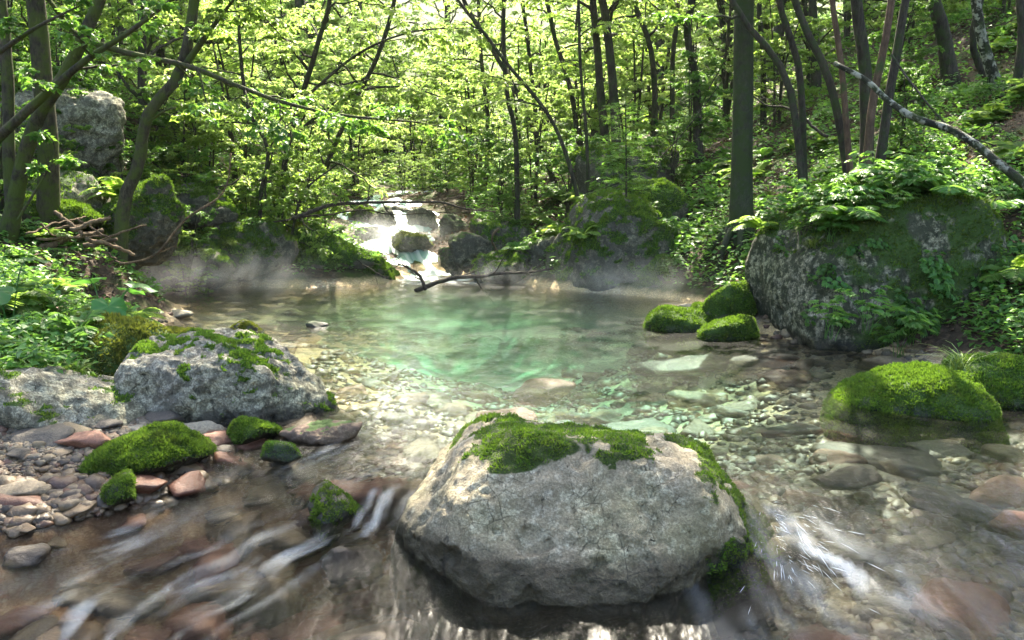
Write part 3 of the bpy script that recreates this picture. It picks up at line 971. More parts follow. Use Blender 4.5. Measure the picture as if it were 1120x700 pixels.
for k, (x, y, s_, mt, cn) in enumerate(SUNK):
    key = (k % 4, mt)
    if key not in SUNKM:
        SUNKM[key] = mesh_data('stone', SUNKV[k % 4][0], SUNKV[k % 4][1], M[mt])
    zt = water_level(x, y) - rq.uniform(.03, .09)
    o = link('stone', SUNKM[key], None, (x, y, zt - .55 * s_), (rq.uniform(-.2, .2), rq.uniform(-.2, .2), rq.uniform(0, 6.28)))
    o.scale = (s_, s_, s_)
    tag(o, f'large {cn} stone blurred under the silky fast water', 'stone', f'large {cn} stones under the fast water')
taken = []
for j, (mt, px, py, z, s, lab, dz) in enumerate(HEROES):
    p = W(px, py, z)
    zb = H1(p[0], p[1])
    s *= .78
    stone(mt, p[0], p[1], max(z, zb) if dz > .015 and z > -.2 else zb + .05 * s + dz * .5, s, lab, None, rng.uniform(-.5, .5), j, rng.uniform(-.1, .1))
    taken.append((p[0], p[1], s))
# many more, as individuals that nothing tells apart inside their patch
PATCH = [
    ('right shallows', lambda x, y: (x > 1.0) & (y < 5.2), .9),
    ('left shallows', lambda x, y: (x < -.9) & (y < 5.2), .8),
    ('lip of the rapid', lambda x, y: (np.abs(x) <= 1.0) & (y < 5.2), .7),
    ('sunlit flats', lambda x, y: (x < -.2) & (y >= 5.2), .7),
    ('clear pool', lambda x, y: (x >= -.2) & (y >= 5.2), .8),
]
CNAME = {'stone_tan': 'tan', 'stone_red': 'reddish', 'stone_grey': 'dark grey', 'stone_pale': 'pale'}
n = 0
tries = 0
while n < 262 and tries < 20000:
    tries += 1
    y = rng.uniform(2.2, 10.5) if rng.random() < .45 else rng.uniform(2.3, 5.6)
    x = rng.uniform(-.62, .62) * y
    z = H1(x, y)
    if z > .06 or z < -.75:
        continue
    s = float(np.clip(rng.lognormal(-2.45, .42), .045, .24)) * (1 + .05 * y)
    if y > 5.0 and s < .16:
        s = .10 + s * .9
    if any((x - a) ** 2 + (y - b) ** 2 < (.55 * (s + c)) ** 2 for a, b, c in taken):
        continue
    if (x - .27) ** 2 / .8 + (y - 4.0) ** 2 / .4 < 1:
        continue
    taken.append((x, y, s))
    mt = rng.choice(['stone_tan', 'stone_red', 'stone_grey', 'stone_pale'], p=[.36, .20, .28, .16] if x > 0 else [.26, .32, .22, .20])
    pn = [q for q in PATCH if q[1](x, y)][0][0]
    size = 'fist sized' if s < .10 else ('hand sized' if s < .16 else 'broad')
    stone(mt, x, y, z + (.10 if y < 5 else .0) * s, s, f'{size} {CNAME[mt]} stone lying in the {pn}', f'{CNAME[mt]} {size} stones in the {pn}', rng.uniform(0, 6.28), int(rng.integers(5)), rng.uniform(-.2, .2))
    n += 1

# pebbles between them: nobody could count these
V2, F2 = ico(2)
N = 15000
px_, py_ = [], []
while len(px_) < N:
    y = rng.uniform(4.8, 9.5, 6000) if rng.random() < .27 else rng.uniform(2.0, 5.6, 6000)
    x = rng.uniform(-.66, .66, 6000) * y
    z = H(x, y)
    ok = (z < .14) & (z > -.8) & ((y > 4.55) | (x > .9) | (z > -.16))
    px_ += list(x[ok])
    py_ += list(y[ok])
x = np.array(px_[:N])
y = np.array(py_[:N])
xe = rng.uniform(-3.1, -.9, 9000)
ye = rng.uniform(3.8, 5.5, 9000)
ze = H(xe, ye)
ke = (ze > -.14) & (ze < .2)
xe = np.concatenate([xe[ke], rng.uniform(.95, 2.9, 5200)])
ye = np.concatenate([ye[ke], rng.uniform(2.3, 4.7, 5200)])
ke = np.ones(len(xe), bool)
x = np.concatenate([x, xe[ke]])
y = np.concatenate([y, ye[ke]])
N = len(x)
z = H(x, y)
s = np.clip(rng.lognormal(-3.75, .38, N), .012, .06) * (1 + .10 * y) * np.where((z > -.06) & (x < 0), .55, 1.0)
a = rng.uniform(0, 6.28, N)
st3 = np.stack([np.ones(N), rng.uniform(.6, .95, N), rng.uniform(.4, .7, N)], 1)
nv = len(V2)
base = V2[None] * (1 + .22 * rng.normal(size=(N, nv, 1)).clip(-1, 1)) * st3[:, None]
ca, sa = np.cos(a)[:, None], np.sin(a)[:, None]
GX = (base[..., 0] * ca - base[..., 1] * sa) * s[:, None] + x[:, None]
GY = (base[..., 0] * sa + base[..., 1] * ca) * s[:, None] + y[:, None]
GZ = base[..., 2] * s[:, None] + (z + s * np.where(y > 4.8, -.05, .12))[:, None]
GV = np.stack([GX, GY, GZ], 2).reshape(-1, 3)
GF = (F2[None] + (np.arange(N) * nv)[:, None, None]).reshape(-1, 3)
tag(obj('pebbles', GV, GF, M['pebbles']), 'mixed pebbles covering the stream bed between the larger stones', 'pebbles', kind='stuff')

# ------------------------------------------------------------------ trees
UP = np.array([0, 0, 1.0])


def nrmz(v):
    return v / np.maximum(np.linalg.norm(v, axis=-1, keepdims=True), 1e-9)


def smooth_path(pts, K):
    """Catmull-Rom through pts, resampled to K points"""
    p = np.asarray(pts, float)
    q = np.concatenate([[2 * p[0] - p[1]], p, [2 * p[-1] - p[-2]]])
    out = []
    for i in range(1, len(q) - 2):
        for u in np.linspace(0, 1, 12, endpoint=False):
            a, b, c, d = q[i - 1:i + 3]
            out.append(.5 * (2 * b + (c - a) * u + (2 * a - 5 * b + 4 * c - d) * u ** 2 + (3 * b - a - 3 * c + d) * u ** 3))
    out.append(p[-1])
    out = np.array(out)
    s = np.concatenate([[0], np.cumsum(np.linalg.norm(np.diff(out, axis=0), axis=1))])
    t = np.linspace(0, s[-1], K)
    return np.stack([np.interp(t, s, out[:, k]) for k in range(3)], 1)


def tubes(Pp, R, sides):
    """Pp (T,K,3), R (T,K) -> V, F quads"""
    T, K, _ = Pp.shape
    tan = nrmz(np.gradient(Pp, axis=1))
    over = nrmz(Pp[:, -1] - Pp[:, 0])
    alt = np.where(np.abs(over[:, 2:3]) > .8, np.array([[1.0, 0.1, 0]]), np.array([[0.05, 0.1, 1.0]]))
    ref = nrmz(np.cross(over, alt))
    n1 = nrmz(np.cross(tan, ref[:, None, :]))
    n2 = np.cross(tan, n1)
    a = np.linspace(0, 2 * math.pi, sides, endpoint=False)
    V = Pp[:, :, None] + R[:, :, None, None] * (np.cos(a)[None, None, :, None] * n1[:, :, None] + np.sin(a)[None, None, :, None] * n2[:, :, None])
    idx = np.arange(T * K * sides).reshape(T, K, sides)
    nx = np.roll(idx, -1, axis=2)
    F = np.stack([idx[:, :-1], nx[:, :-1], nx[:, 1:], idx[:, 1:]], -1).reshape(-1, 4)
    return V.reshape(-1, 3), F


def children_of(Pp, R, C, t0, t1, ang, length, K, droop, flat, wob, rng, taper=.55, shrink=.55):
    T, Kp, _ = Pp.shape
    t = t0 + (t1 - t0) * (np.arange(C)[None] + rng.random((T, C))) / C
    f = np.clip(t * (Kp - 1), 0, Kp - 1.001)
    i = f.astype(int)
    w = (f - i)[..., None]
    ti = np.arange(T)[:, None]
    pos = Pp[ti, i] * (1 - w) + Pp[ti, i + 1] * w
    tan = nrmz(Pp[ti, i + 1] - Pp[ti, i])
    r = R[ti, i] * (1 - w[..., 0]) + R[ti, i + 1] * w[..., 0]
    sv = np.cross(tan, UP) + rng.normal(scale=1e-3, size=tan.shape)
    sv = nrmz(sv)
    uv = np.cross(sv, tan)
    sg = np.where((np.arange(C)[None] + rng.integers(0, 2, (T, 1))) % 2 == 0, 1.0, -1.0)
    ph = np.where(flat, rng.normal(0, .25, (T, C)) + np.where(sg > 0, 0, math.pi), rng.random((T, C)) * .9 + 2.4 * np.arange(C)[None] + rng.random((T, 1)) * 6.28)
    s = np.cos(ph)[..., None] * sv + np.sin(ph)[..., None] * uv
    an = ang + rng.normal(0, .14, (T, C))
    d = np.cos(an)[..., None] * tan + np.sin(an)[..., None] * s
    L = length * (1 - shrink * t) * rng.uniform(.65, 1.25, (T, C))
    u = np.linspace(0, 1, K)
    W_ = np.cumsum(rng.normal(size=(T, C, K, 3)) * wob, axis=2)
    W_ = W_ - W_[:, :, :1]
    Q = pos[:, :, None] + d[:, :, None] * (L[..., None] * u)[..., None] + (L[..., None] * u ** 2)[..., None] * np.array([0, 0, -droop]) + W_ * L[..., None, None]
    rr = np.maximum(r * taper, .002)[..., None] * (1 - .72 * u)
    return Q.reshape(T * C, K, 3), rr.reshape(T * C, K)


def leaf_mesh_arrays(b, d, n, l, w, fold=.12, six=False, curl=.15):
    s = nrmz(np.cross(d, n))
    n = np.cross(s, d)
    l = l[:, None]
    w = w[:, None]
    if six:
        V = np.stack([b, b + .30 * l * d + .46 * w * s + fold * w * n, b + .66 * l * d + .36 * w * s + fold * w * n - curl * .4 * l * n, b + l * d - curl * l * n,
                      b + .66 * l * d - .36 * w * s + fold * w * n - curl * .4 * l * n, b + .30 * l * d - .46 * w * s + fold * w * n], 1)
        m = V.shape[0]
        i = np.arange(m)[:, None] * 6
        F = np.concatenate([i + [0, 1, 2, 3], i + [0, 3, 4, 5]])
    else:
        V = np.stack([b, b + .45 * l * d + .5 * w * s + fold * w * n, b + l * d - curl * l * n, b + .45 * l * d - .5 * w * s + fold * w * n], 1)
        m = V.shape[0]
        i = np.arange(m)[:, None] * 4
        F = np.concatenate([i + [0, 1, 2], i + [0, 2, 3]])
    return V.reshape(-1, 3), F


def leaves_on(Q, M_, size, rng, flat=.45, t0=.12, aspect=.58):
    T, K, _ = Q.shape
    t = t0 + (1 - t0) * (np.arange(M_)[None] + rng.random((T, M_)) * .7) / M_
    f = np.clip(t * (K - 1), 0, K - 1.001)
    i = f.astype(int)
    w = (f - i)[..., None]
    ti = np.arange(T)[:, None]
    pos = (Q[ti, i] * (1 - w) + Q[ti, i + 1] * w).reshape(-1, 3)
    tan = nrmz(Q[ti, i + 1] - Q[ti, i]).reshape(-1, 3)
    m = len(pos)
    nrm_ = nrmz(UP + rng.normal(scale=flat, size=(m, 3)))
    sv = nrmz(np.cross(tan, nrm_))
    sg = np.tile(np.where(np.arange(M_) % 2 == 0, 1.0, -1.0), T)[:, None]
    a = rng.normal(.85, .25, (m, 1))
    d = nrmz(np.cos(a) * tan + np.sin(a) * sv * sg + [0, 0, -.15])
    l = size * rng.uniform(.6, 1.25, m)
    return pos, d, nrm_, l, l * aspect


def foliage_arrays(bP, bR, rng, sub=7, twigs=5, nl=7, leaf=.075, subl=.42, twigl=.42, droop=.16, flat=True, lflat=.45):
    """second and third order shoots and their leaves for main branches bP (T,K,3)"""
    blen = np.linalg.norm(bP[:, -1] - bP[:, 0], axis=1).mean()
    sP, sR = children_of(bP, bR, sub, .22, .98, .85, blen * subl, 6, droop, flat, .03, rng)
    slen = max(.12, blen * subl * .6)
    tP, tR = children_of(sP, sR, twigs, .15, 1.0, .75, slen * twigl * 1.3, 4, droop * 1.2, flat, .03, rng)
    allt = np.concatenate([tP.reshape(-1, 4, 3), sP[:, [0, 2, 4, 5]]])
    lv = leaves_on(allt, nl, leaf, rng, lflat)
    return (sP, sR), (tP, tR), lv


def tree_parts(trunks, rng, nb=14, bt=(.30, .98), blen=1.6, bang=1.15, droop=.10, sub=7, twigs=5, nl=7, leaf=.075, shrink=.5, extra=(), lflat=.45, wob=.02, sides=10, flat=True, twigwood=True):
    """trunks: list of (points, r0, r1). returns wood V,F and leaf V,F"""
    WV, WF, off = [], [], 0
    LV, LF, loff = [], [], 0

    def addw(V, F):
        nonlocal off
        WV.append(V)
        WF.append(F + off)
        off += len(V)

    def addl(lv, six=False):
        nonlocal loff
        V, F = leaf_mesh_arrays(*lv)
        LV.append(V)
        LF.append(F + loff)
        loff += len(V)

    for ti, (pts, r0, r1) in enumerate(trunks):
        K = 26
        tp = smooth_path(pts, K)
        u = np.linspace(0, 1, K)
        L = np.linalg.norm(tp[-1] - tp[0])
        tp = tp + (np.sin(u * 3.14)[:, None] * wob * .6 * L) * fbm(np.stack([u * 5, u * 0 + ti * 7.7, u * 0 + rng.random() * 50], 1), 3)[:, None] * np.array([1, .6, 0])
        rr = r0 + (r1 - r0) * u ** .9 + r0 * .55 * np.exp(-u * 22) * (1 if r0 > .04 else .2)
        rr = rr * (1 + .06 * fbm(np.stack([u * 9, u * 0, u * 0 + ti], 1), 2))
        tP, tR = tp[None], rr[None]
        addw(*tubes(tP, tR, sides))
        n = nb[ti] if hasattr(nb, '__len__') else nb
        if n:
            bP, bR = children_of(tP, tR, n, bt[0], bt[1], bang, blen, 9, droop, False, .035, rng, .5, shrink)
            bR = np.minimum(bR, .035)
            addw(*tubes(bP, bR, 5))
            S, T, lv = foliage_arrays(bP, bR, rng, sub, twigs, nl, leaf, droop=droop, lflat=lflat, flat=flat)
            addw(*tubes(S[0], S[1], 3))
            if twigwood:
                addw(*tubes(T[0], T[1], 3))
            addl(lv)
    limbs = []
    for (pts, r0, r1, sub_, lf_, nl_) in extra:          # limbs given point by point: parts of their own
        keep = (WV, WF, off)
        WV, WF, off = [], [], 0
        K = 18
        bp = smooth_path(pts, K)[None]
        br = (r0 + (r1 - r0) * np.linspace(0, 1, K))[None]
        addw(*tubes(bp, br, 8))
        if sub_:
            c1, r1_ = children_of(bp, br, sub_, .25, 1.0, .9, np.linalg.norm(bp[0, -1] - bp[0, 0]) * lf_, 7, droop, True, .04, rng, .5, .4)
            r1_ = np.minimum(r1_, .012)
            addw(*tubes(c1, r1_, 4))
            S, T, lv = foliage_arrays(c1, r1_, rng, 6, 4, nl_, leaf, droop=droop, lflat=lflat)
            addw(*tubes(S[0], S[1], 3))
            addl(lv)
        limbs.append((np.concatenate(WV), np.concatenate(WF)))
        WV, WF, off = keep
    tree_parts.limbs = limbs
    wood = (np.concatenate(WV), np.concatenate(WF))
    lvs = (np.concatenate(LV), np.concatenate(LF)) if LV else None
    return wood, lvs


def build_tree(name, label, base, wood, lvs, bark, leafm, group=None, cat='tree'):
    root = empty(name, base)
    tag(root, label, cat, group)
    b = np.asarray(base)
    link('trunk', mesh_data('trunk', wood[0] - b, wood[1], M[bark]), root)
    for LV_, LF_ in getattr(tree_parts, 'limbs', []):
        link('branch', mesh_data('branch', LV_ - b, LF_, M[bark]), root)
    tree_parts.limbs = []
    if lvs is not None:
        link('crown', mesh_data('crown', lvs[0] - b, lvs[1], M[leafm], smooth=False), root)
    return root


def px_path(pts, d0, d1=None, up=None):
    """pixel polyline at depth d0..d1, optionally continued upwards by up metres"""
    d1 = d0 if d1 is None else d1
    n = len(pts)
    q = [P(a, b, d0 + (d1 - d0) * i / (n - 1)) for i, (a, b) in enumerate(pts)]
    q[0] = np.array([q[0][0], q[0][1], min(q[0][2] - .12, H1(q[0][0], q[0][1]) - .10)])
    if up:
        v = nrmz(q[-1] - q[-2])
        v = nrmz(v + UP * .6)
        q.append(q[-1] + v * up * .5)
        v = nrmz(v + UP * .5)
        q.append(q[-1] + v * up * .5)
    return q


def hero(name, label, trunks, bark='bark', leafm='leaf', seed=0, group=None, cat='tree', **kw):
    """trunks: list of (pixel points, depth0, depth1, width px, continue up m)"""
    rng = np.random.default_rng(seed)
    tr = []
    for pts, d0, d1, wpx, up in trunks:
        pp = px_path(pts, d0, d1, up)
        r0 = wpx * .5 / FPX * d0
        tr.append((pp, r0, r0 * (.55 if up else .35)))
    ex = []
    for pts, d0, d1, wpx, sub, lf, nl in kw.pop('limbs', ()):
        r0 = wpx * .5 / FPX * d0
        n = len(pts)
        q = [P(a, b, d0 + (d1 - d0) * i / (n - 1)) for i, (a, b) in enumerate(pts)]
        ex.append((q, r0, r0 * .25, sub, lf, nl))
    wood, lvs = tree_parts(tr, rng, extra=ex, **kw)
    return build_tree(name, label, tr[0][0][0], wood, lvs, bark, leafm, group, cat)


# the left bank
hero('tree', 'ivy clad old tree at the left edge, its limbs slanting across the corner',
     [([(50, 238), (52, 150), (45, 60), (40, 0)], 9.6, 9.4, 21, 7.0), ([(14, 250), (10, 150), (8, 60), (2, 0)], 9.2, 9.2, 14, 3.0), ([(0, 205), (36, 140), (66, 88), (110, -2)], 9.0, 8.6, 17, 2.0)],
     'bark_moss', 'leaf_dark', 1, nb=[9, 4, 4], bt=(.45, .99), blen=1.3, leaf=.065, droop=.12,
     limbs=[([(-10, 158), (50, 103), (95, 65), (140, 36), (195, -6)], 8.6, 7.8, 11, 5, .34, 5), ([(82, 40), (140, 58), (205, 72), (255, 92), (310, 112), (374, 126), (460, 134)], 9.0, 8.6, 7, 11, .20, 6),
            ([(42, -40), (160, -190), (360, -330), (640, -430)], 9.5, 9.6, 12, 26, .36, 13), ([(42, -80), (160, -300), (360, -480), (650, -600)], 9.5, 10.6, 12, 26, .36, 13), ([(42, -60), (200, -260), (420, -430), (720, -520)], 9.4, 8.9, 11, 24, .36, 13),  # high limbs out of view, added to shade the fast water
            ([(40, -120), (110, -330), (260, -560), (400, -700)], 9.5, 9.0, 12, 16, .36, 10), ([(42, -60), (100, -240), (200, -460), (250, -640)], 9.4, 8.4, 10, 14, .4, 10), ([(-5, 60), (40, 30), (90, 5)], 8.4, 8.0, 6, 3, .3, 5), ([(20, 240), (60, 165), (30, 130)], 8.8, 8.6, 3, 3, .3, 5)])  # first two also unseen, added for foreground shade
hero('tree', 'leaning mossy tree rising from the driftwood pile on the left bank',
     [([(126, 262), (136, 220), (152, 180), (162, 125), (198, 78), (212, -4)], 9.6, 10.0, 15, 2.5)], 'bark_moss', 'leaf', 2, nb=6, bt=(.55, 1), blen=1.5, leaf=.06, wob=.005,
     limbs=[([(198, 78), (232, 30), (262, -8)], 9.9, 9.6, 8, 7, .5, 7), ([(160, 135), (190, 118), (235, 125)], 9.8, 9.4, 3, 4, .4, 6)])
hero('tree', 'slender tree with a bare wavy stem left of the cascade', [([(285, 262), (283, 220), (292, 165), (270, 120), (262, 60), (258, 0)], 12.9, 12.4, 5, 1.0)], 'bark', 'leaf_bright', 3, nb=12, bt=(.35, 1), blen=1.7, leaf=.07, droop=.15)
hero('tree', 'dark straight tree trunk behind the left bank leaves', [([(157, 170), (157, 90), (157, -5)], 14.5, 14.5, 10, 5)], 'bark', 'leaf', 4, nb=14, bt=(.1, .9), blen=1.9, leaf=.075)
hero('tree', 'thin pale stemmed tree second behind the leaning mossy tree', [([(178, 175), (174, 90), (170, -5)], 15.5, 15.5, 7, 5)], 'bark', 'leaf', 5, nb=14, bt=(.1, .9), blen=1.8, leaf=.075)
hero('tree', 'overhanging young tree whose yellow green sprays hang over the cascade',
     [([(300, 215), (318, 150), (345, 70), (362, -5)], 13.6, 13.2, 7, 1.0)], 'bark', 'leaf_bright', 6, nb=11, bt=(.2, 1), blen=1.9, leaf=.072, droop=.2,
     limbs=[([(318, 150), (380, 105), (440, 95), (500, 112)], 13.4, 12.8, 4, 9, .3, 8), ([(330, 110), (390, 60), (450, 35), (520, 30)], 13.4, 13.2, 4, 7, .3, 7), ([(340, 80), (300, 30), (270, 5)], 13.4, 12.8, 4, 8, .4, 8)])
hero('tree', 'low spreading tree with fine pale leaves on the left of the cascade', [([(345, 245), (352, 200), (375, 140), (410, 70), (430, 10)], 15.5, 15.0, 6, 2)], 'bark', 'leaf_bright', 7, nb=18, bt=(.12, 1), blen=1.8, leaf=.075, droop=.18)
hero('shrub', 'leafy shrub with drooping green twigs at the left cascade rim', [([(312, 258), (330, 215), (368, 180)], 12.9, 12.6, 4, 0), ([(305, 262), (290, 215), (300, 160)], 12.9, 12.7, 4, 0)], 'bark', 'leaf', 8, cat='shrub', nb=11, bt=(.1, 1), blen=.95, leaf=.055, droop=.2)

# the slim trunks of the middle
MID = [
    ('slim dark tree leaning far left above the tall mossy boulder', [(645, 226), (613, 156), (568, 86), (500, -4)], 13.0, 5, 'leaf_bright'),
    ('slim upright tree rising from the low rocks right of the cascade', [(567, 200), (563, 150), (553, 95), (551, -4)], 14.2, 6, 'leaf_bright'),
    ('thin straight tree standing over the tall mossy boulder', [(646, 228), (640, 150), (634, 80), (630, -4)], 13.6, 4, 'leaf'),
    ('twin trunk left of the pair behind the slim spruce', [(668, 150), (655, 80), (648, -4)], 16.0, 10, 'leaf_bright'),
    ('twin trunk right of the pair behind the slim spruce', [(679, 150), (668, 75), (657, -4)], 15.6, 11, 'leaf_bright'),
    ('thin tree leaning left behind the twin trunks', [(640, 160), (622, 90), (598, -4)], 17.0, 6, 'leaf_bright'),
    ('grey tree with a bend between the twin trunks and the sky gap', [(717, 130), (714, 60), (693, -4)], 17.0, 7, 'leaf'),
    ('thin tree with sky behind it left of the smooth beech', [(736, 120), (737, 50), (740, -4)], 18.0, 6, 'leaf'),
    ('forked dark tree under the sky gap beside the smooth beech', [(766, 148), (760, 90), (752, 40), (757, -4)], 15.5, 10, 'leaf'),
    ('faint slim tree in the bright leaves above the cascade', [(590, 190), (583, 110), (570, -4)], 19.0, 5, 'leaf_bright'),
    ('slanting tree in the bright leaves right of the cascade', [(610, 195), (575, 120), (530, 40), (505, -4)], 17.5, 6, 'leaf_bright'),
    ('upright thin tree nearest the cascade on its right bank', [(530, 215), (533, 140), (527, 60), (520, -4)], 20.0, 5, 'leaf_bright'),
]
for k, (lab, pts, d, wpx, lm) in enumerate(MID):
    hero('tree', lab, [(pts, d, d, wpx, 3.5 if k else 1.2)], 'bark', lm, 30 + k, nb=(11 if k % 3 else 14) if k else 5, bt=(.34, 1), blen=1.7, nl=9, leaf=.066, droop=.12, group='slim trees right of the cascade')

# smooth beech with root flare
rngb = np.random.default_rng(90)
bp_ = px_path([(812, 246), (811, 200), (813, 100), (814, -5)], 11.0, 11.0, 9)
wood, lvs = tree_parts([(bp_, .125, .09)], rngb, nb=24, bt=(.48, 1), blen=3.9, leaf=.095, nl=9, wob=0, sides=20)  # unseen crown widened to throw shade on the foreground
WV, WF = [wood[0]], [wood[1]]
b0 = np.array(bp_[0])
for a in (2.9, 3.7, 4.4, 5.2, 6.0, .9):
    dv = np.array([math.cos(a), math.sin(a), 0])
    L = rngb.uniform(.35, .6)
    pts = [b0 + [0, 0, .45] + dv * .05, b0 + [0, 0, .22] + dv * .13, b0 + dv * .26 + [0, 0, .10], b0 + dv * L]
    pts[-1][2] = H1(pts[-1][0], pts[-1][1]) - .03
    q = smooth_path(pts, 12)[None]
    V, F = tubes(q, (np.linspace(.07, .022, 12))[None], 8)
    WF.append(F + sum(len(v) for v in WV))
    WV.append(V)
build_tree('beech_tree', 'tall straight beech with a smooth green trunk and flared roots', b0, (np.concatenate(WV), np.concatenate(WF)), lvs, 'bark_beech', 'leaf')

# right hand stems
RIGHT = [
    ('thin curved trunk crossing beside the smooth beech, base by the huge boulder', [(886, 160), (866, 102), (836, 46), (797, -4)], 10.6, 8, 'bark'),
    ('dark trunk rising from the same foot as the thin curved trunk', [(885, 150), (873, 86), (853, -4)], 10.8, 8, 'bark'),
    ('long trunk leaning left in the multi stemmed clump', [(938, 152), (911, 96), (868, -4)], 10.4, 9, 'bark'),
    ('reddish brown trunk at the front of the multi stemmed clump', [(946, 176), (953, 112), (966, 52), (974, -4)], 9.8, 9, 'bark_red'),
    ('thickest dark trunk of the multi stemmed clump', [(951, 150), (948, 85), (938, -4)], 10.6, 14, 'bark'),
    ('trunk leaning right out of the multi stemmed clump', [(962, 150), (971, 110), (991, -4)], 10.6, 10, 'bark'),
    ('slim brown trunk left of the thickest one in the clump', [(938, 148), (921, 66), (908, -4)], 10.2, 7, 'bark_red'),
    ('stout trunk standing high on the right slope', [(1042, 86), (1031, 30), (1022, -4)], 13.5, 15, 'bark'),
    ('sinuous mossy trunk near the top right corner', [(1098, 95), (1076, 50), (1066, -4)], 12.0, 11, 'bark_lichen'),
    ('thin trunk crossing the sinuous mossy one', [(1092, 98), (1066, 60), (1066, 20), (1074, -4)], 12.4, 7, 'bark'),
    ('trunk at the extreme top right corner', [(1112, 90), (1118, 40), (1114, -4)], 11.5, 9, 'bark'),
    ('slim tree behind the smooth beech to its right', [(836, 120), (834, 60), (830, -4)], 16.0, 6, 'bark'),
    ('straight grey trunk in the gap left of the clump', [(893, 110), (892, 50), (889, -4)], 17.0, 10, 'bark'),
]
for k, (lab, pts, d, wpx, bk) in enumerate(RIGHT):
    hero('tree', lab, [(pts, d, d, wpx, 5.0)], bk, 'leaf' if k % 2 else 'leaf_dark', 60 + k, nb=4 if k in (1, 6) else 7, bt=(.34, 1), blen=1.5, leaf=.075, droop=.08, group='tree stems on the right slope')

# slim spruce sapling
rngs = np.random.default_rng(5)
sp = px_path([(685, 250), (685, 190), (684, 112)], 12.2)
WV, WF, LV, LF = [], [], [], []
q = smooth_path(sp, 14)[None]
V, F = tubes(q, np.linspace(.022, .006, 14)[None], 6)
WV.append(V); WF.append(F)
bP, bR = children_of(q, np.linspace(.022, .006, 14)[None], 46, .45, 1.0, 1.45, .85, 6, .12, False, .02, rngs, .4, .75)
V, F = tubes(bP, bR * .7, 3)
WF.append(F + len(WV[0])); WV.append(V)
cP, cR = children_of(bP, bR, 9, .1, 1, .8, .24, 4, .1, True, .02, rngs)
pos, d_, n_, l_, w_ = leaves_on(np.concatenate([cP, bP[:, [0, 2, 4, 5]]]), 12, .035, rngs, .5)
V, F = leaf_mesh_arrays(pos, d_, n_, l_, l_ * .22)
build_tree('spruce_sapling', 'slim young spruce with flat dark green tiers above the tall mossy boulder', sp[0], (np.concatenate(WV), np.concatenate(WF)), (V, F), 'bark', 'leaf_dark')

# ---- forest behind: a few kinds, copied
def young(seed, h, nst, leaf, blen, nb, lm):
    rng = np.random.default_rng(seed)
    tr = []
    for k in range(nst):
        a = rng.uniform(0, 6.28)
        ln = rng.uniform(.05, .30) * h
        top = np.array([math.cos(a) * ln, math.sin(a) * ln, h * rng.uniform(.75, 1.05)])
        mid = top * [.3, .3, .5] + rng.normal(scale=.1, size=3)
        tr.append(([np.array([math.cos(a) * .06, math.sin(a) * .06, -.15]), mid, top], .012 * h * rng.uniform(.7, 1.1), .004 * h))
    wood, lvs = tree_parts(tr, rng, nb=nb, bt=(.12, 1), blen=blen, leaf=leaf, droop=.14, sides=6, shrink=.45, nl=11, twigwood=False)
    return build_tree('young_tree', None, (0, 0, 0), wood, lvs, 'bark', lm)


def tall(seed, h, leaf, lm, r, b0=.28):
    rng = np.random.default_rng(seed)
    top = np.array([rng.normal(0, .5), rng.normal(0, .5), h])
    wood, lvs = tree_parts([([np.array([0, 0, -.3]), top * .45 + rng.normal(scale=.2, size=3), top], r, r * .35)], rng, nb=26, bt=(b0, .98), blen=h * .24, leaf=leaf, droop=.06, sides=8, shrink=.5, sub=8, twigs=6, nl=6, twigwood=False)
    return build_tree('tall_tree', None, (0, 0, 0), wood, lvs, 'bark', lm)


YK = [young(400, 3.6, 3, .066, 1.3, 12, 'leaf_bright'), young(401, 4.6, 2, .070, 1.7, 16, 'leaf'), young(402, 2.6, 4, .056, .95, 9, 'leaf_dark'), young(403, 5.2, 3, .080, 1.9, 13, 'leaf_far'), young(404, 3.2, 3, .060, 1.2, 11, 'leaf')]
TK = [tall(410, 13, .15, 'leaf_far', .17), tall(411, 16, .16, 'leaf', .20), tall(412, 11, .13, 'leaf_far', .13), tall(413, 13.5, .14, 'leaf', .16, .50)]
rng = np.random.default_rng(99)
YN = ['bright leaved young tree', 'broad green young tree', 'dark low leafy bush', 'tall airy pale young tree', 'mid green young tree']
TN = ['slender tall tree', 'thick trunked tall tree', 'small straight tall tree', 'high crowned tall tree']


def zone_name(x, y):
    if y > 32:
        return 'far up the valley behind everything'
    a = x / y
    if y > 21:
        return 'behind the cascade on the left' if a < -.22 else ('straight behind the cascade' if a < .05 else ('behind the slim trees right of the cascade' if a < .25 else 'high on the right slope behind the clump'))
    return 'on the left bank slope' if a < -.14 else ('in the bank right of the cascade' if a < .15 else 'on the right slope')


used = set()
cnt = {}


def plant_tree(kinds, names, k, x, y, sc, rz):
    z = H1(x, y) - .05
    src = kinds[k]
    if k not in used_here[id(kinds)]:
        used_here[id(kinds)].add(k)
        src.location = (x, y, z)
        src.rotation_euler = (0, 0, rz)
        src.scale = (sc, sc, sc)
        o = src
    else:
        o = copy_tree(src, (x, y, z), rz, sc)
    zn = zone_name(x, y)
    lab = f'{names[k]} {zn}'
    if y < 21:
        key = lab
        cnt[key] = cnt.get(key, 0) + 1
        FIX.append((o, lab, x / y))
    tag(o, lab, 'tree' if 'bush' not in names[k] else 'shrub', f'{names[k]}s {zn}'.replace('bushs', 'bushes'))


FIX = []
used_here = {id(YK): set(), id(TK): set()}
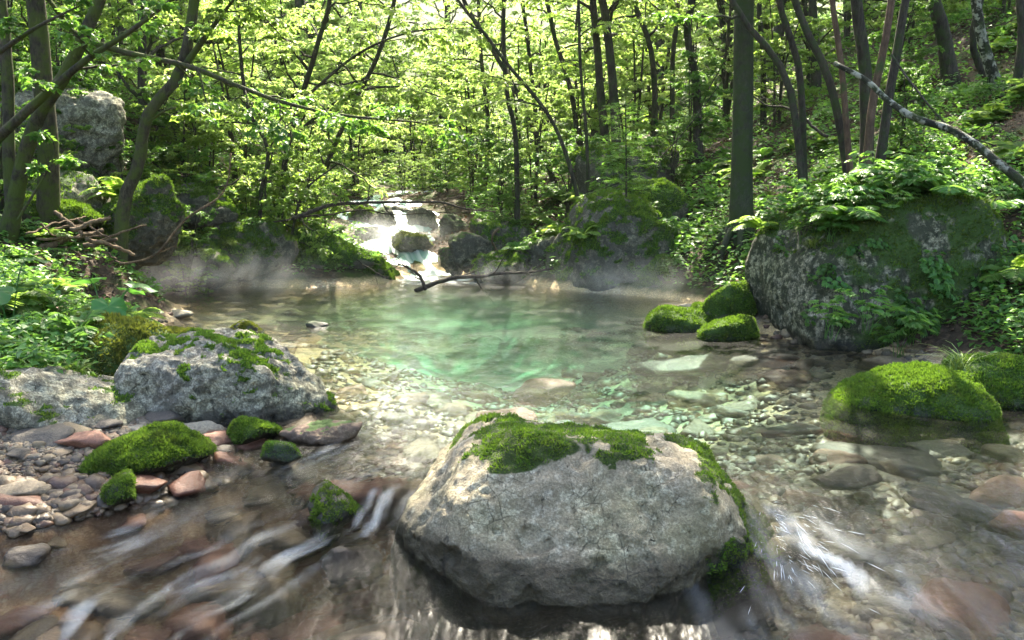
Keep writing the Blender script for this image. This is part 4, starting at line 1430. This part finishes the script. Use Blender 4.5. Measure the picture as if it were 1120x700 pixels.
# (x, y, kind, scale)
PL = [(-5.0, 13.4, 4, .75), (-6.3, 12.2, 2, .9), (-4.6, 14.6, 0, .85), (-3.9, 15.8, 4, .8), (-5.8, 15.5, 1, .9), (-7.4, 13.5, 1, .85), (-4.4, 18, 0, .9), (-6.6, 18, 3, .9), (-3.7, 20.5, 0, .8), (-8.2, 16.5, 4, 1.0),
      (-5.6, 21, 3, 1.0), (-7.2, 10.4, 2, .8), (-5.9, 9.9, 2, .55), (-5.4, 11.9, 2, .6), (-4.9, 12.9, 2, .55),
      (-.3, 17.8, 2, .7), (.4, 16.2, 0, .6), (.2, 20, 0, .9), (1.3, 17.0, 4, .75), (2.4, 17.5, 0, .9), (.9, 14.4, 2, .6), (1.7, 20, 3, .9), (3.3, 20, 1, .9), (4.6, 19, 3, .8), (3.2, 15.6, 2, .75), (2.6, 13.9, 2, .5), (-1.0, 22, 0, .8),
      (4.7, 15.5, 4, .8), (6.0, 17.5, 1, .9), (7.5, 17, 0, .9), (5.9, 13.6, 2, .6), (8.6, 15.5, 4, .8), (8.6, 19.5, 3, .8), (6.8, 10.5, 2, .5), (5.0, 11.2, 2, .45), (.0, 14.4, 2, .45), (-.2, 15.6, 2, .5),
      (-4.5, 11.7, 2, .5), (-4.9, 12.3, 4, .5), (-3.9, 12.9, 2, .45), (-5.2, 10.7, 2, .42), (-5.9, 11.0, 4, .55), (-6.4, 11.6, 2, .7), (-3.3, 13.6, 4, .5), (-2.9, 13.5, 2, .4), (-5.6, 13.4, 2, .7), (-3.6, 14.6, 4, .6),
      (-3.9, 22.5, 0, .7), (-2.0, 23.5, 4, .6), (-2.9, 25.5, 0, .8), (-.9, 19.2, 4, .5), (-4.6, 19.2, 4, .6), (-3.1, 28, 1, .9), (-1.6, 27, 0, .9), (-4.2, 26, 4, .9),
      (-6.0, 11.2, 2, .5), (-5.5, 11.3, 4, .4), (-6.8, 11.0, 4, .55), (-5.0, 11.4, 2, .38), (-4.4, 11.5, 4, .36), (-6.3, 10.2, 2, .34), (-5.1, 10.5, 2, .30), (-7.0, 11.8, 2, .7), (-4.0, 13.4, 2, .5), (-4.8, 13.7, 4, .7), (-2.1, 20.6, 4, .34), (-3.3, 20.4, 0, .34), (-2.7, 21.4, 4, .42), (-1.5, 20.0, 2, .4), (-3.9, 19.6, 2, .4)]
for (x, y, k, sc) in PL:
    plant_tree(YK, YN, k, x, y, sc, rng.uniform(0, 6.28))
n = 0
while n < 95:
    y = rng.uniform(21, 46)
    x = rng.uniform(-.72, .72) * y
    if abs(x + 3 - .02 * y) < 1.2 and y < 30:
        continue
    plant_tree(YK, YN, int(rng.choice([0, 1, 3, 3, 4])), x, y, rng.uniform(.9, 1.5), rng.uniform(0, 6.28))
    n += 1
for (x, y, k, sc) in [(-9, 19, 1, 1), (-6, 24, 0, 1), (-10, 27, 1, 1), (-13, 24, 0, 1.1), (6.5, 22, 0, .9), (10, 22, 1, 1), (13, 25, 0, 1), (5, 30, 1, 1), (9, 31, 0, 1), (-6, 34, 1, 1.1), (15, 33, 1, 1), (-16, 34, 0, 1.1),
                      (12, 17, 2, 1), (11.5, 14, 0, .8), (-11, 14, 0, .8), (-12.5, 18, 2, 1), (-3.5, 43, 0, 1.2), (4, 45, 1, 1.2), (10, 44, 0, 1.2), (-10, 44, 1, 1.2), (-20, 45, 0, 1.2), (20, 44, 1, 1.2), (17, 21, 1, 1),
                      (10, 11, 0, .8), (-7.4, 10.6, 3, 1.1)]:  # last tree stands out of view, added to shade the foreground
    plant_tree(TK, TN, k, x, y, sc, rng.uniform(0, 6.28))

# ------------------------------------------------------------------ dead wood
def stick(name, label, pts, r0, r1, mat, group=None, twigs=0, seed=0, cat='branch', sides=8, tl=.3, jag=0.0):
    rng = np.random.default_rng(seed)
    K = 22
    q = smooth_path(pts, K)
    u = np.linspace(0, 1, K)
    if jag:
        q = q + jag * np.stack([fbm(np.stack([u * 7, u * 0 + seed, u * 0 + k * 9], 1), 3) for k in range(3)], 1)
    b = q[0].copy()
    rr = r0 + (r1 - r0) * u
    rr = rr * (1 + .10 * fbm(np.stack([u * 12, u * 0, u * 0 + seed], 1), 2))
    Vs, Fs = tubes((q - b)[None], rr[None], sides)
    nv = len(Vs)
    caps = [np.arange(sides)[None, ::-1], (nv - sides + np.arange(sides))[None]]
    o = obj(name, Vs, [Fs] + caps, M[mat], loc=b)
    tag(o, label, cat, group)
    if twigs:
        c1, r1_ = children_of(q[None] - b, rr[None], twigs, .2, 1, .8, tl, 6, .0, False, .07, rng, .5, .3)
        c2, r2 = children_of(c1, r1_, 3, .2, 1, .7, tl * .5, 4, .0, False, .06, rng, .6, .3)
        for i in range(twigs):
            V1, F1 = tubes(c1[i:i + 1], np.maximum(r1_[i:i + 1], .003), 4)
            V2_, F2_ = tubes(c2[3 * i:3 * i + 3], np.maximum(r2[3 * i:3 * i + 3], .002), 3)
            link('twig', mesh_data('twig', np.concatenate([V1, V2_]), [np.concatenate([F1, F2_ + len(V1)])], M[mat]), o)
    return o


def pp(pts, d0, d1=None):
    d1 = d0 if d1 is None else d1
    return [P(a, b, d0 + (d1 - d0) * i / (len(pts) - 1)) for i, (a, b) in enumerate(pts)]


stick('fallen_log', 'pale patched fallen log slanting across the top of the right slope', pp([(912, 70), (956, 95), (996, 125), (1046, 145), (1086, 175), (1150, 222)], 8.6, 7.2), .024, .042, 'bark_lichen', seed=3, cat='log', sides=12, jag=.03)
stick('fallen_branch', 'thin twig crossing the fallen log on the right slope', pp([(975, 60), (1000, 95), (1040, 140), (1090, 160)], 8.8, 8.0), .012, .006, 'bark', seed=4, twigs=4)
stick('fallen_branch', 'dark forked branch lying over the water across the cascade mouth', pp([(455, 318), (490, 306), (530, 301), (575, 299), (614, 290)], 11.8, 12.6), .034, .014, 'darkwood', seed=5, twigs=7, tl=.5, jag=.04)
stick('fallen_branch', 'short dark snag standing out of the water left of the forked branch', pp([(466, 318), (460, 304), (448, 294), (436, 289)], 11.8, 11.9), .030, .012, 'darkwood', seed=6, twigs=4, tl=.35, jag=.03)
stick('fallen_branch', 'long bare branch reaching level across the cascade', pp([(318, 240), (345, 232), (378, 223), (430, 222), (490, 224), (542, 231)], 12.2, 13.0), .030, .010, 'darkwood', seed=7, twigs=9, tl=.5, jag=.05)
stick('fallen_branch', 'thin bare branch just below the long one over the cascade', pp([(300, 245), (350, 236), (400, 231), (450, 234), (520, 232)], 12.4, 13.2), .014, .006, 'darkwood', seed=8, twigs=7, tl=.4, jag=.05)
stick('fallen_branch', 'twig drooping into the pool from the moss tongue', pp([(378, 278), (395, 288), (410, 298), (424, 306)], 12.9, 12.6), .012, .005, 'darkwood', seed=9, twigs=4, tl=.3, jag=.02)
stick('fallen_branch', 'crooked root hanging on the bank right of the cascade', pp([(545, 250), (537, 262), (543, 276), (538, 290)], 13.2), .018, .010, 'deadwood', seed=10, twigs=2, tl=.2, jag=.03)
stick('arched_branch', 'thin bare sapling arching over the water left of the mist', pp([(132, 290), (170, 278), (202, 240), (244, 211), (253, 168)], 9.2, 9.6), .013, .009, 'deadwood', seed=11, twigs=3, tl=.3, jag=.02)
stick('fallen_branch', 'bare stem slanting over the slim trees at the right bank', pp([(640, 215), (700, 190), (745, 150), (790, 90)], 12.8, 13.2), .012, .006, 'bark', seed=12, twigs=6, tl=.5, jag=.05)
stick('fallen_branch', 'grey branch leaning on the slope right of the smooth beech', pp([(905, 150), (870, 122), (835, 112), (812, 95)], 10.8, 11.4), .020, .008, 'bark', seed=13, twigs=6, tl=.5, jag=.05)
PILE = [((38, 274), (112, 252), .036, 'thickest pale log in the driftwood pile'), ((60, 232), (92, 258), .026, 'steep crossed stick at the left of the driftwood pile'), ((78, 252), (120, 238), .024, 'upper pale stick of the driftwood pile'),
        ((40, 262), (118, 259), .014, 'level dark stick behind the thickest driftwood log'), ((100, 268), (160, 246), .014, 'slim stick poking out of the driftwood pile to the right'), ((95, 262), (148, 278), .022, 'stub of driftwood tipping towards the pool'),
        ((90, 270), (128, 262), .028, 'short thick chunk low in the driftwood pile'), ((60, 250), (100, 246), .018, 'brown stick on top of the driftwood pile'), ((45, 245), (70, 270), .010, 'thin bleached twig at the left of the driftwood pile'),
        ((112, 275), (134, 290), .012, 'root end hanging below the driftwood pile'), ((85, 240), (130, 268), .012, 'dark stick lying across the driftwood pile'), ((30, 255), (95, 236), .012, 'long thin stick at the back of the driftwood pile')]
for k, (a, b, r, lab) in enumerate(PILE):
    da = 9.0 + .35 * math.sin(k * 2.1)
    m = ((a[0] + b[0]) / 2, (a[1] + b[1]) / 2 - 1)
    stick('driftwood', lab, pp([a, m, b], da, 9.2 + .3 * math.cos(k * 1.7)), r, r * .75, 'deadwood' if k % 4 else 'deadwood', 'driftwood pile on the left bank', seed=20 + k, cat='driftwood', jag=.025)

# ------------------------------------------------------------------ low plants
def frond_plant(seed, nf, L, pin, leaf, mat, name, arch=.55, w=.26, up=1.0):
    rng = np.random.default_rng(seed)
    Q, R = [], []
    for k in range(nf):
        a = 6.283 * k / nf + rng.normal(0, .25)
        l = L * rng.uniform(.7, 1.15)
        el = rng.uniform(.6, 1.15) * up
        u = np.linspace(0, 1, 8)
        h = np.cos(el) * l * u
        z = np.sin(el) * l * u - arch * l * u ** 2.2
        Q.append(np.stack([np.cos(a) * h, np.sin(a) * h, z], 1))
        R.append(np.linspace(.004, .0015, 8))
    Q = np.array(Q)
    V0, F0 = tubes(Q, np.array(R), 3)
    T = nf
    t = np.linspace(.18, .99, pin)
    f = np.clip(t * 7, 0, 6.999)
    i = f.astype(int)
    wgt = (f - i)[None, :, None]
    pos = Q[:, i] * (1 - wgt) + Q[:, i + 1] * wgt
    tan = nrmz(Q[:, i + 1] - Q[:, i])
    sv = nrmz(np.cross(tan, UP))
    n = np.cross(sv, tan)
    ll = L * w * np.sin(np.pi * (t * .8 + .12))[None, :] * rng.uniform(.85, 1.1, (T, pin))
    B, D_, N_, LL = [], [], [], []
    for sgn in (1, -1):
        B.append(pos.reshape(-1, 3))
        D_.append(nrmz(sv * sgn + .45 * tan - .12 * UP).reshape(-1, 3))
        N_.append((n + rng.normal(scale=.12, size=n.shape)).reshape(-1, 3))
        LL.append(ll.ravel())
    LL = np.concatenate(LL)
    V, F = leaf_mesh_arrays(np.concatenate(B), np.concatenate(D_), np.concatenate(N_), LL, np.maximum(LL * leaf, .012), six=True)
    me = mesh_data(name, np.concatenate([V0, V]), [F0, F + len(V0)], M[mat], smooth=False)
    return me


def herb(seed, ns, h, nleaf, size, mat, name, palm=5, aspect=.55):
    """upright stems that carry palmate leaves"""
    rng = np.random.default_rng(seed)
    Q = []
    B, D_, N_, LL = [], [], [], []
    for k in range(ns):
        a = rng.uniform(0, 6.28)
        ln = rng.uniform(.1, .55) * h
        hh = h * rng.uniform(.6, 1.1)
        u = np.linspace(0, 1, 6)
        q = np.stack([np.cos(a) * ln * u ** 1.5, np.sin(a) * ln * u ** 1.5, hh * u - .1 * hh * u ** 2], 1) + [rng.normal(0, .03), rng.normal(0, .03), -.03]
        Q.append(q)
        for j in range(nleaf):
            tt = .45 + .55 * (j + 1) / nleaf
            p = np.array([np.interp(tt, u, q[:, c]) for c in range(3)])
            az = a + rng.uniform(-1.6, 1.6) if j == nleaf - 1 else rng.uniform(0, 6.28)
            pet = size * .9
            p2 = p + np.array([math.cos(az), math.sin(az), .35]) * pet * (0 if j == nleaf - 1 else 1)
            nn = nrmz(UP + rng.normal(scale=.25, size=3) + .3 * np.array([math.cos(az), math.sin(az), 0]))
            for m in range(palm):
                aa = az + (m - (palm - 1) / 2) * (2.3 / palm)
                d = nrmz(np.array([math.cos(aa), math.sin(aa), -.12]))
                B.append(p2)
                D_.append(d)
                N_.append(nn)
                LL.append(size * (1 - .14 * abs(m - (palm - 1) / 2)) * rng.uniform(.85, 1.1))
    V0, F0 = tubes(np.array(Q), np.tile(np.linspace(.0035, .002, 6), (ns, 1)), 3)
    LL = np.array(LL)
    V, F = leaf_mesh_arrays(np.array(B), np.array(D_), np.array(N_), LL, LL * aspect, six=True, curl=.22)
    return mesh_data(name, np.concatenate([V0, V]), [F0, F + len(V0)], M[mat], smooth=False)


def grass_tuft(seed, nb, L, mat='grass', w=.006):
    rng = np.random.default_rng(seed)
    u = np.linspace(0, 1, 6)
    Vs, Fs = [], []
    for k in range(nb):
        a = rng.uniform(0, 6.28)
        l = L * rng.uniform(.5, 1.1)
        el = rng.uniform(.7, 1.4)
        h = np.cos(el) * l * u + .35 * l * u ** 2
        z = np.sin(el) * l * u - .55 * l * u ** 2.4
        c = np.stack([np.cos(a) * h, np.sin(a) * h, z], 1) + [rng.normal(0, .025), rng.normal(0, .025), -.02]
        s = np.array([-math.sin(a), math.cos(a), 0]) * w * (1 - u ** 1.5)[:, None] + 1e-5
        V = np.stack([c - s, c + s], 1).reshape(-1, 3)
        i = np.arange(5)[:, None] * 2
        Fs.append(i + [0, 1, 3, 2] + k * 12)
        Vs.append(V)
    return mesh_data('grass_tuft', np.concatenate(Vs), np.concatenate(Fs), M[mat], smooth=False)


def heart_leaf_plant(loc, label, leaves):
    """large heart shaped leaves on long stalks; leaves: (dx, dy, dz, size, azimuth, tilt)"""
    root = empty('heart_leaf_plant', loc)
    tag(root, label, 'plant')
    for (dx, dy, dz, s, az, tilt) in leaves:
        a = np.linspace(-2.75, 2.75, 31)
        rad = .5 + .22 * np.cos(a) ** 3 + .10 * (np.abs(a) / 2.75) ** 6 + .022 * np.cos(a * 9) + .012 * np.cos(a * 21)
        rad *= (1 - .15 * (np.abs(a) / 2.75) ** 3)
        rings = []
        for f in (.35, .7, 1.0):
            r_ = np.stack([np.cos(a) * rad * f, np.sin(a) * rad * f, -.30 * (rad * f) ** 2 + .035 * f * np.cos(a * 6) - .03 * (1 - f)], 1)
            rings.append(r_)
        L = np.concatenate([[[0, 0, -.04]]] + rings) * s
        f3 = np.array([[0, 1 + i, 2 + i] for i in range(30)])
        f4 = np.array([[1 + k * 31 + i, 1 + (k + 1) * 31 + i, 2 + (k + 1) * 31 + i, 2 + k * 31 + i] for k in range(2) for i in range(30)])
        ct, stt = math.cos(tilt), math.sin(tilt)
        L = L @ np.array([[ct, 0, -stt], [0, 1, 0], [stt, 0, ct]])
        L = L @ np.array([[math.cos(az), math.sin(az), 0], [-math.sin(az), math.cos(az), 0], [0, 0, 1]])
        L = L + [dx, dy, dz]
        lf = link('leaf', mesh_data('leaf', L, [f3, f4], M['leaf_gloss']), root)
        q = smooth_path([np.array([dx * .15, dy * .15, -.08]), np.array([dx * .6, dy * .6, dz * .75]), np.array([dx, dy, dz - .01])], 8)[None]
        V0, F0 = tubes(q, np.full((1, 8), .005), 5)
        link('stalk', mesh_data('stalk', V0, F0, M['leaf_gloss']), lf)
    return root


ME = {
    'fern': [frond_plant(500, 9, .50, 20, .30, 'leaf_low', 'fern'), frond_plant(501, 7, .38, 17, .30, 'leaf_low', 'fern'), frond_plant(502, 11, .60, 22, .28, 'leaf', 'fern')],
    'herb': [herb(510, 9, .26, 3, .075, 'leaf_low', 'leafy_herb'), herb(511, 12, .20, 3, .055, 'leaf_low', 'leafy_herb', 3), herb(512, 8, .34, 4, .085, 'leaf_low', 'leafy_herb', 7, .4), herb(513, 14, .15, 2, .045, 'leaf_dark', 'leafy_herb', 3, .8)],
    'grass': [grass_tuft(520, 60, .36), grass_tuft(521, 80, .24), grass_tuft(522, 46, .46)],
}
NAME = {'fern': 'fern', 'herb': 'leafy_herb', 'grass': 'grass_tuft'}
CATS = {'fern': 'fern', 'herb': 'plant', 'grass': 'grass'}
LOOK = {('fern', 0): 'arching fern', ('fern', 1): 'small fern', ('fern', 2): 'large fern', ('herb', 0): 'five fingered herb', ('herb', 1): 'three leaved herb', ('herb', 2): 'tall jagged herb', ('herb', 3): 'low creeping herb', ('grass', 0): 'grass tuft', ('grass', 1): 'dense grass tuft', ('grass', 2): 'long bladed grass tuft'}


def low(kind, k, x, y, z, sc, where, label=None, rng=np.random.default_rng(3), tilt=None):
    o = link(NAME[kind], ME[kind][k], None, (x, y, z), (0, 0, rng.uniform(0, 6.28)) if tilt is None else tilt)
    o.scale = (sc, sc, sc)
    tag(o, label or f'{LOOK[(kind, k)]} {where}', CATS[kind], f'{LOOK[(kind, k)]}s {where}' if label is None else None)
    return o


rng = np.random.default_rng(44)
# surface heights on top of the named rocks, by casting rays down on them
bpy.context.view_layer.update()
DG = bpy.context.evaluated_depsgraph_get()


def drop(x, y, z0=6.0, only=None):
    hit, loc, nn, i, o, m = scn.ray_cast(DG, Vector((x, y, z0)), Vector((0, 0, -1)))
    return loc, nn, o


BIGO = BIG[0]
BV = BIG[1] + np.array(BIGO.location)
BN = BIG[3]
# plants growing out of the face and the top of the huge boulder
sel = np.where((BN[:, 1] < -.2) & (BV[:, 2] > .15) & (BV[:, 2] < .95) & (BV[:, 0] > 2.6))[0]
for j in range(26):
    v = BV[rng.choice(sel)]
    k = int(rng.choice([0, 1, 3, 3, 2]))
    low('herb', k, v[0], v[1] + .03, v[2] - .02, rng.uniform(.55, 1.0), 'growing from the face of the huge spotted boulder', tilt=(.7, 0, rng.uniform(-.6, .6)))
sel = np.where((BN[:, 2] > .6) & (BV[:, 2] > .9))[0]
for j in range(64):
    v = BV[rng.choice(sel)]
    kind, k = [('herb', 0), ('herb', 2), ('fern', 1), ('grass', 1), ('herb', 1), ('fern', 0)][int(rng.integers(6))]
    low(kind, k, v[0], v[1], v[2] - .03, rng.uniform(.7, 1.3), 'on top of the huge spotted boulder')
for (px, py, d, k, s, lab) in [(905, 345, 7.25, 2, 1.1, 'pale green jagged leaf plant low on the front of the huge boulder'), (985, 365, 7.05, 2, 1.0, 'jagged leaf plant at the foot of the huge boulder, right of the pale one'), (945, 338, 7.15, 2, 1.2, 'tallest jagged leaf plant before the face of the huge boulder'), (1000, 350, 7.1, 0, 1.2, 'five fingered plant at the right foot of the huge boulder')]:
    q = P(px, py + 22, d)
    low('herb', k, q[0], q[1], q[2], s, '', lab)
q = P(1050, 402, 5.55)
low('grass', 2, q[0], q[1], q[2], .8, '', 'long arching grass blades on top of the bright moss mound')
q = P(1035, 398, 7.0)
low('grass', 0, q[0], q[1], q[2], .8, '', 'grass tuft at the foot of the huge boulder above the moss mounds')

# hero butterbur leaves on the left bank
base = P(118, 360, 6.6)
heart_leaf_plant(base, 'plant with large glossy heart shaped leaves above the sunlit mossy rock', [(.06, -.08, .20, .26, -1.0, .9), (.22, .05, .36, .24, .2, .25), (-.14, .05, .40, .26, 2.4, .15), (.10, .2, .30, .20, 1.2, .3), (-.05, -.05, .16, .2, -2.0, .4)])
base = P(8, 345, 6.2)
heart_leaf_plant(base, 'dark heart leaved plant at the left edge of the photo', [(.0, -.1, .20, .22, -1.2, .5), (-.2, .0, .28, .20, 2.6, .3), (.14, .1, .42, .20, .4, .1)])

# lush left bank and the banks all round
n = 0
SPOTS = [('left', 95), ('back', 85), ('right', 120), ('far left', 50)]
for zn, cntz in SPOTS:
    k_ = 0
    tries = 0
    while k_ < cntz and tries < 5000:
        tries += 1
        if zn == 'left':
            y = rng.uniform(5.2, 9.2)
            x = rng.uniform(-.72, -.34) * y
            wh = 'in the lush growth on the left bank'
        elif zn == 'back':
            y = rng.uniform(11.5, 16.5)
            x = rng.uniform(-.06, .26) * y
            wh = 'on the bank right of the cascade'
        elif zn == 'far left':
            y = rng.uniform(9.5, 16)
            x = rng.uniform(-.62, -.16) * y
            wh = 'under the trees of the left bank'
        else:
            y = rng.uniform(5.6, 14.5)
            x = rng.uniform(.26, .70) * y
            wh = 'on the wooded right slope'
        loc, nn, o = drop(x, y, 2.2 if zn in ('left',) else 4.5)
        if loc is None or o is None or o.name.startswith(('water', 'cascade', 'crown', 'trunk')):
            continue
        if o.name.startswith(('stone', 'fallen', 'driftwood', 'mossy', 'heart')) or loc[2] < .10 or nn[2] < .3:
            continue
        if o.name.startswith('boulder') and (rng.random() > (.85 if zn == 'back' else .35) or (y < 6 and x < 0)):
            continue
        if zn == 'left':
            kind, k = [('fern', 0), ('fern', 1), ('herb', 1), ('grass', 0), ('grass', 2), ('herb', 0), ('fern', 2), ('grass', 1)][int(rng.integers(8))]
            sc = rng.uniform(.7, 1.15)
        else:
            kind, k = [('herb', 0), ('herb', 1), ('herb', 2), ('fern', 0), ('fern', 2), ('herb', 1), ('grass', 1), ('fern', 1), ('herb', 3)][int(rng.integers(9))]
            sc = rng.uniform(.7, 1.25)
        low(kind, k, loc[0], loc[1], loc[2] - .02, sc, wh)
        k_ += 1

# uncountable ground leaves
N = 480000
y = np.exp(rng.uniform(math.log(4.2), math.log(44), N))
x = rng.uniform(-.74, .74, N) * y
keep = (np.abs(x) > .10 * y) | (y > 11)
x, y = x[keep], y[keep]
z = H(x, y)
dn = fbm2(x, y, .8, 3, 13) + .35 * fbm2(x, y, 3.5, 2, 17)
chx = np.interp(y, cp[:, 1], cp[:, 0])
ok = (z > .16) & ~((np.abs(x - chx) < np.interp(y, [13, 17, 19.5, 23], [.9, 1.45, 1.6, .9])) & (y > 13.3) & (y < 23)) & (dn + np.where(x < 0, .22, .02) > rng.uniform(-.25, .45, len(x)))
x, y, z, dn = x[ok], y[ok], z[ok], dn[ok]
m = len(x)
hgt = rng.random(m) ** 1.4 * np.clip(.12 + .35 * (dn + .2), .04, .42)
az = rng.uniform(0, 6.28, m)
d = nrmz(np.stack([np.cos(az), np.sin(az), rng.normal(-.1, .25, m)], 1))
nrm_ = nrmz(UP + rng.normal(scale=.40, size=(m, 3)))
l = rng.uniform(.035, .085, m) * (.8 + .03 * y)
V, F = leaf_mesh_arrays(np.stack([x, y, z + hgt], 1), d, nrm_, l, l * rng.uniform(.45, .8, m))
tag(obj('undergrowth', V, F, M['leaf_low'], smooth=False), 'low leafy ground cover carpeting the banks under the trees', 'ground cover', kind='stuff')
# fallen brown leaves
N = 60000
y = rng.uniform(5, 22, N)
x = rng.uniform(-.72, .72, N) * y
z = H(x, y)
ok = (z > .2)
x, y, z = x[ok], y[ok], z[ok]
m = len(x)
az = rng.uniform(0, 6.28, m)
d = nrmz(np.stack([np.cos(az), np.sin(az), rng.normal(0, .3, m)], 1))
nrm_ = nrmz(UP + rng.normal(scale=.35, size=(m, 3)))
l = rng.uniform(.04, .075, m)
V, F = leaf_mesh_arrays(np.stack([x, y, z + .012], 1), d, nrm_, l, l * .6, fold=.2)
M['litter'] = leaf_material('dead leaf', (0.050, 0.028, 0.016), (0.150, 0.090, 0.050), (0.12, 0.06, 0.02), 0.15, 0.7)
tag(obj('leaf_litter', V, F, M['litter'], smooth=False), 'fallen brown leaves scattered over the forest floor', 'leaf litter', kind='stuff')

# ------------------------------------------------------------------ water thrown off the boulder's downstream corner
rng = np.random.default_rng(8)
t = NT('thrown water')
sm = t.done(t.pbsdf((0.80, 0.84, 0.86), 0.12, None, 0.6))
n = 100
u = np.linspace(0, 1, 7)
src = np.stack([W(838 + 14 * q, 552 + 55 * q, -.06) for q in rng.random(n)])
src[:, 2] = wz(src[:, 0], src[:, 1]) + rng.uniform(-.01, .03, n)
az = rng.normal(-1.22, .45, n)
sp_ = rng.uniform(.25, .75, n)
v = np.stack([np.cos(az) * sp_, np.sin(az) * sp_, rng.uniform(.10, .42, n) * sp_], 1)
q0 = rng.uniform(0, .85, n)
ln = rng.uniform(.02, .16, n)
tt = q0[:, None] + ln[:, None] * u
Q = src[:, None] + v[:, None] * tt[..., None] + np.array([0, 0, -.62])[None, None] * (tt ** 2)[..., None] * sp_[:, None, None]
floor_ = wz(Q[..., 0].ravel(), Q[..., 1].ravel()).reshape(Q.shape[:2]) + .004
Q[..., 2] = np.maximum(Q[..., 2], floor_)
R = np.sin(np.pi * (u * .92 + .04))[None] * rng.uniform(.0004, .0011, n)[:, None]
V, F = tubes(Q, R, 4)
tag(obj('splash', V, F, sm), 'white strands of water thrown off the right corner of the pale boulder', 'splash', kind='stuff')

# ------------------------------------------------------------------ mist over the cold water
t = NT('mist')
tc = t.obj()
vl = t.n('ShaderNodeVectorMath', operation='LENGTH')
t.l(tc, vl.inputs[0])
fall = t.mapr(vl.outputs['Value'], 1.0, 0.15, 0.0, 1.0)
nz = t.noise(t.pos(), 2.4, 4, 0.6, 0.8)
dens = t.math('MULTIPLY', t.math('MULTIPLY', fall, fall), t.mapr(nz, 0.42, 0.72, 0.0, 1.0))
pv = t.n('ShaderNodeVolumePrincipled')
pv.inputs['Color'].default_value = (0.96, 0.98, 1.0, 1)
pv.inputs['Anisotropy'].default_value = 0.3
t.l(t.math('MULTIPLY', dens, .9), pv.inputs['Density'])
mm = t.done(None, pv.outputs[0])
V0, F0 = ico(4)
for (px, py, dd, s, lab) in [(225, 300, 11.0, (2.3, 1.2, .46), 'thin grey mist hanging over the pool below the left bank'), (680, 308, 10.9, (1.8, 1.0, .40), 'thin mist over the water before the tall mossy boulder'),
                             (432, 262, 16.2, (1.7, 2.2, .6), 'bright spray drifting over the cascade'), (545, 300, 12.4, (1.3, .8, .25), 'faint mist at the mouth of the cascade')]:
    q = P(px, py, dd)
    o = obj('mist', V0, F0, mm, loc=q)
    o.scale = s
    tag(o, lab, 'mist', kind='stuff')

# ------------------------------------------------------------------ tell look-alikes apart by their place
ORDW = ['first', 'second', 'third', 'fourth', 'fifth', 'sixth', 'seventh', 'eighth', 'ninth', 'tenth', 'eleventh', 'twelfth', 'thirteenth', 'fourteenth', 'fifteenth', 'sixteenth', 'seventeenth', 'eighteenth', 'nineteenth', 'twentieth']
by = {}
for o in scn.objects:
    if o.parent is None and 'label' in o and o.get('group') and 'kind' not in o:
        by.setdefault(o['label'], []).append(o)
for lab, li in by.items():
    if len(li) < 2:
        continue
    li.sort(key=lambda o: pix(*o.location)[0])
    for o in [o for o in li if not -30 < pix(*o.location)[0] < 1150 and o['category'] in ('fern', 'plant', 'grass', 'stone')]:
        li.remove(o)
        bpy.data.objects.remove(o)
    if len(li) < 2:
        continue
    li.sort(key=lambda o: o.location.y)
    nrow = (len(li) + 19) // 20
    per = (len(li) + nrow - 1) // nrow
    for r_ in range(nrow):
        part = sorted(li[r_ * per:(r_ + 1) * per], key=lambda o: pix(*o.location)[0])
        row = '' if nrow == 1 else (', nearer row' if r_ == 0 else (', farthest row' if r_ == nrow - 1 else ', middle row'))
        for i, o in enumerate(part):
            o['label'] = f'{lab}{row}, {ORDW[i]} from left'

# ------------------------------------------------------------------ the glow haze of the valley, added for glow and lifted shadows
bmh = bmesh.new()
bmesh.ops.create_cube(bmh, size=1.0)
Vh = np.array([v.co[:] for v in bmh.verts]) * [330, 330, 62] + [0, 70, 24]
Fh = np.array([[v.index for v in f.verts] for f in bmh.faces])
bmh.free()
t = NT('glow haze')
pv = t.n('ShaderNodeVolumePrincipled')
pv.inputs['Color'].default_value = (0.96, 0.98, 0.92, 1)
pv.inputs['Density'].default_value = 0.0002
pv.inputs['Anisotropy'].default_value = 0.4
tag(obj('haze', Vh, Fh, t.done(None, pv.outputs[0]), smooth=False), 'thin haze added to make the valley glow', 'haze', kind='stuff')
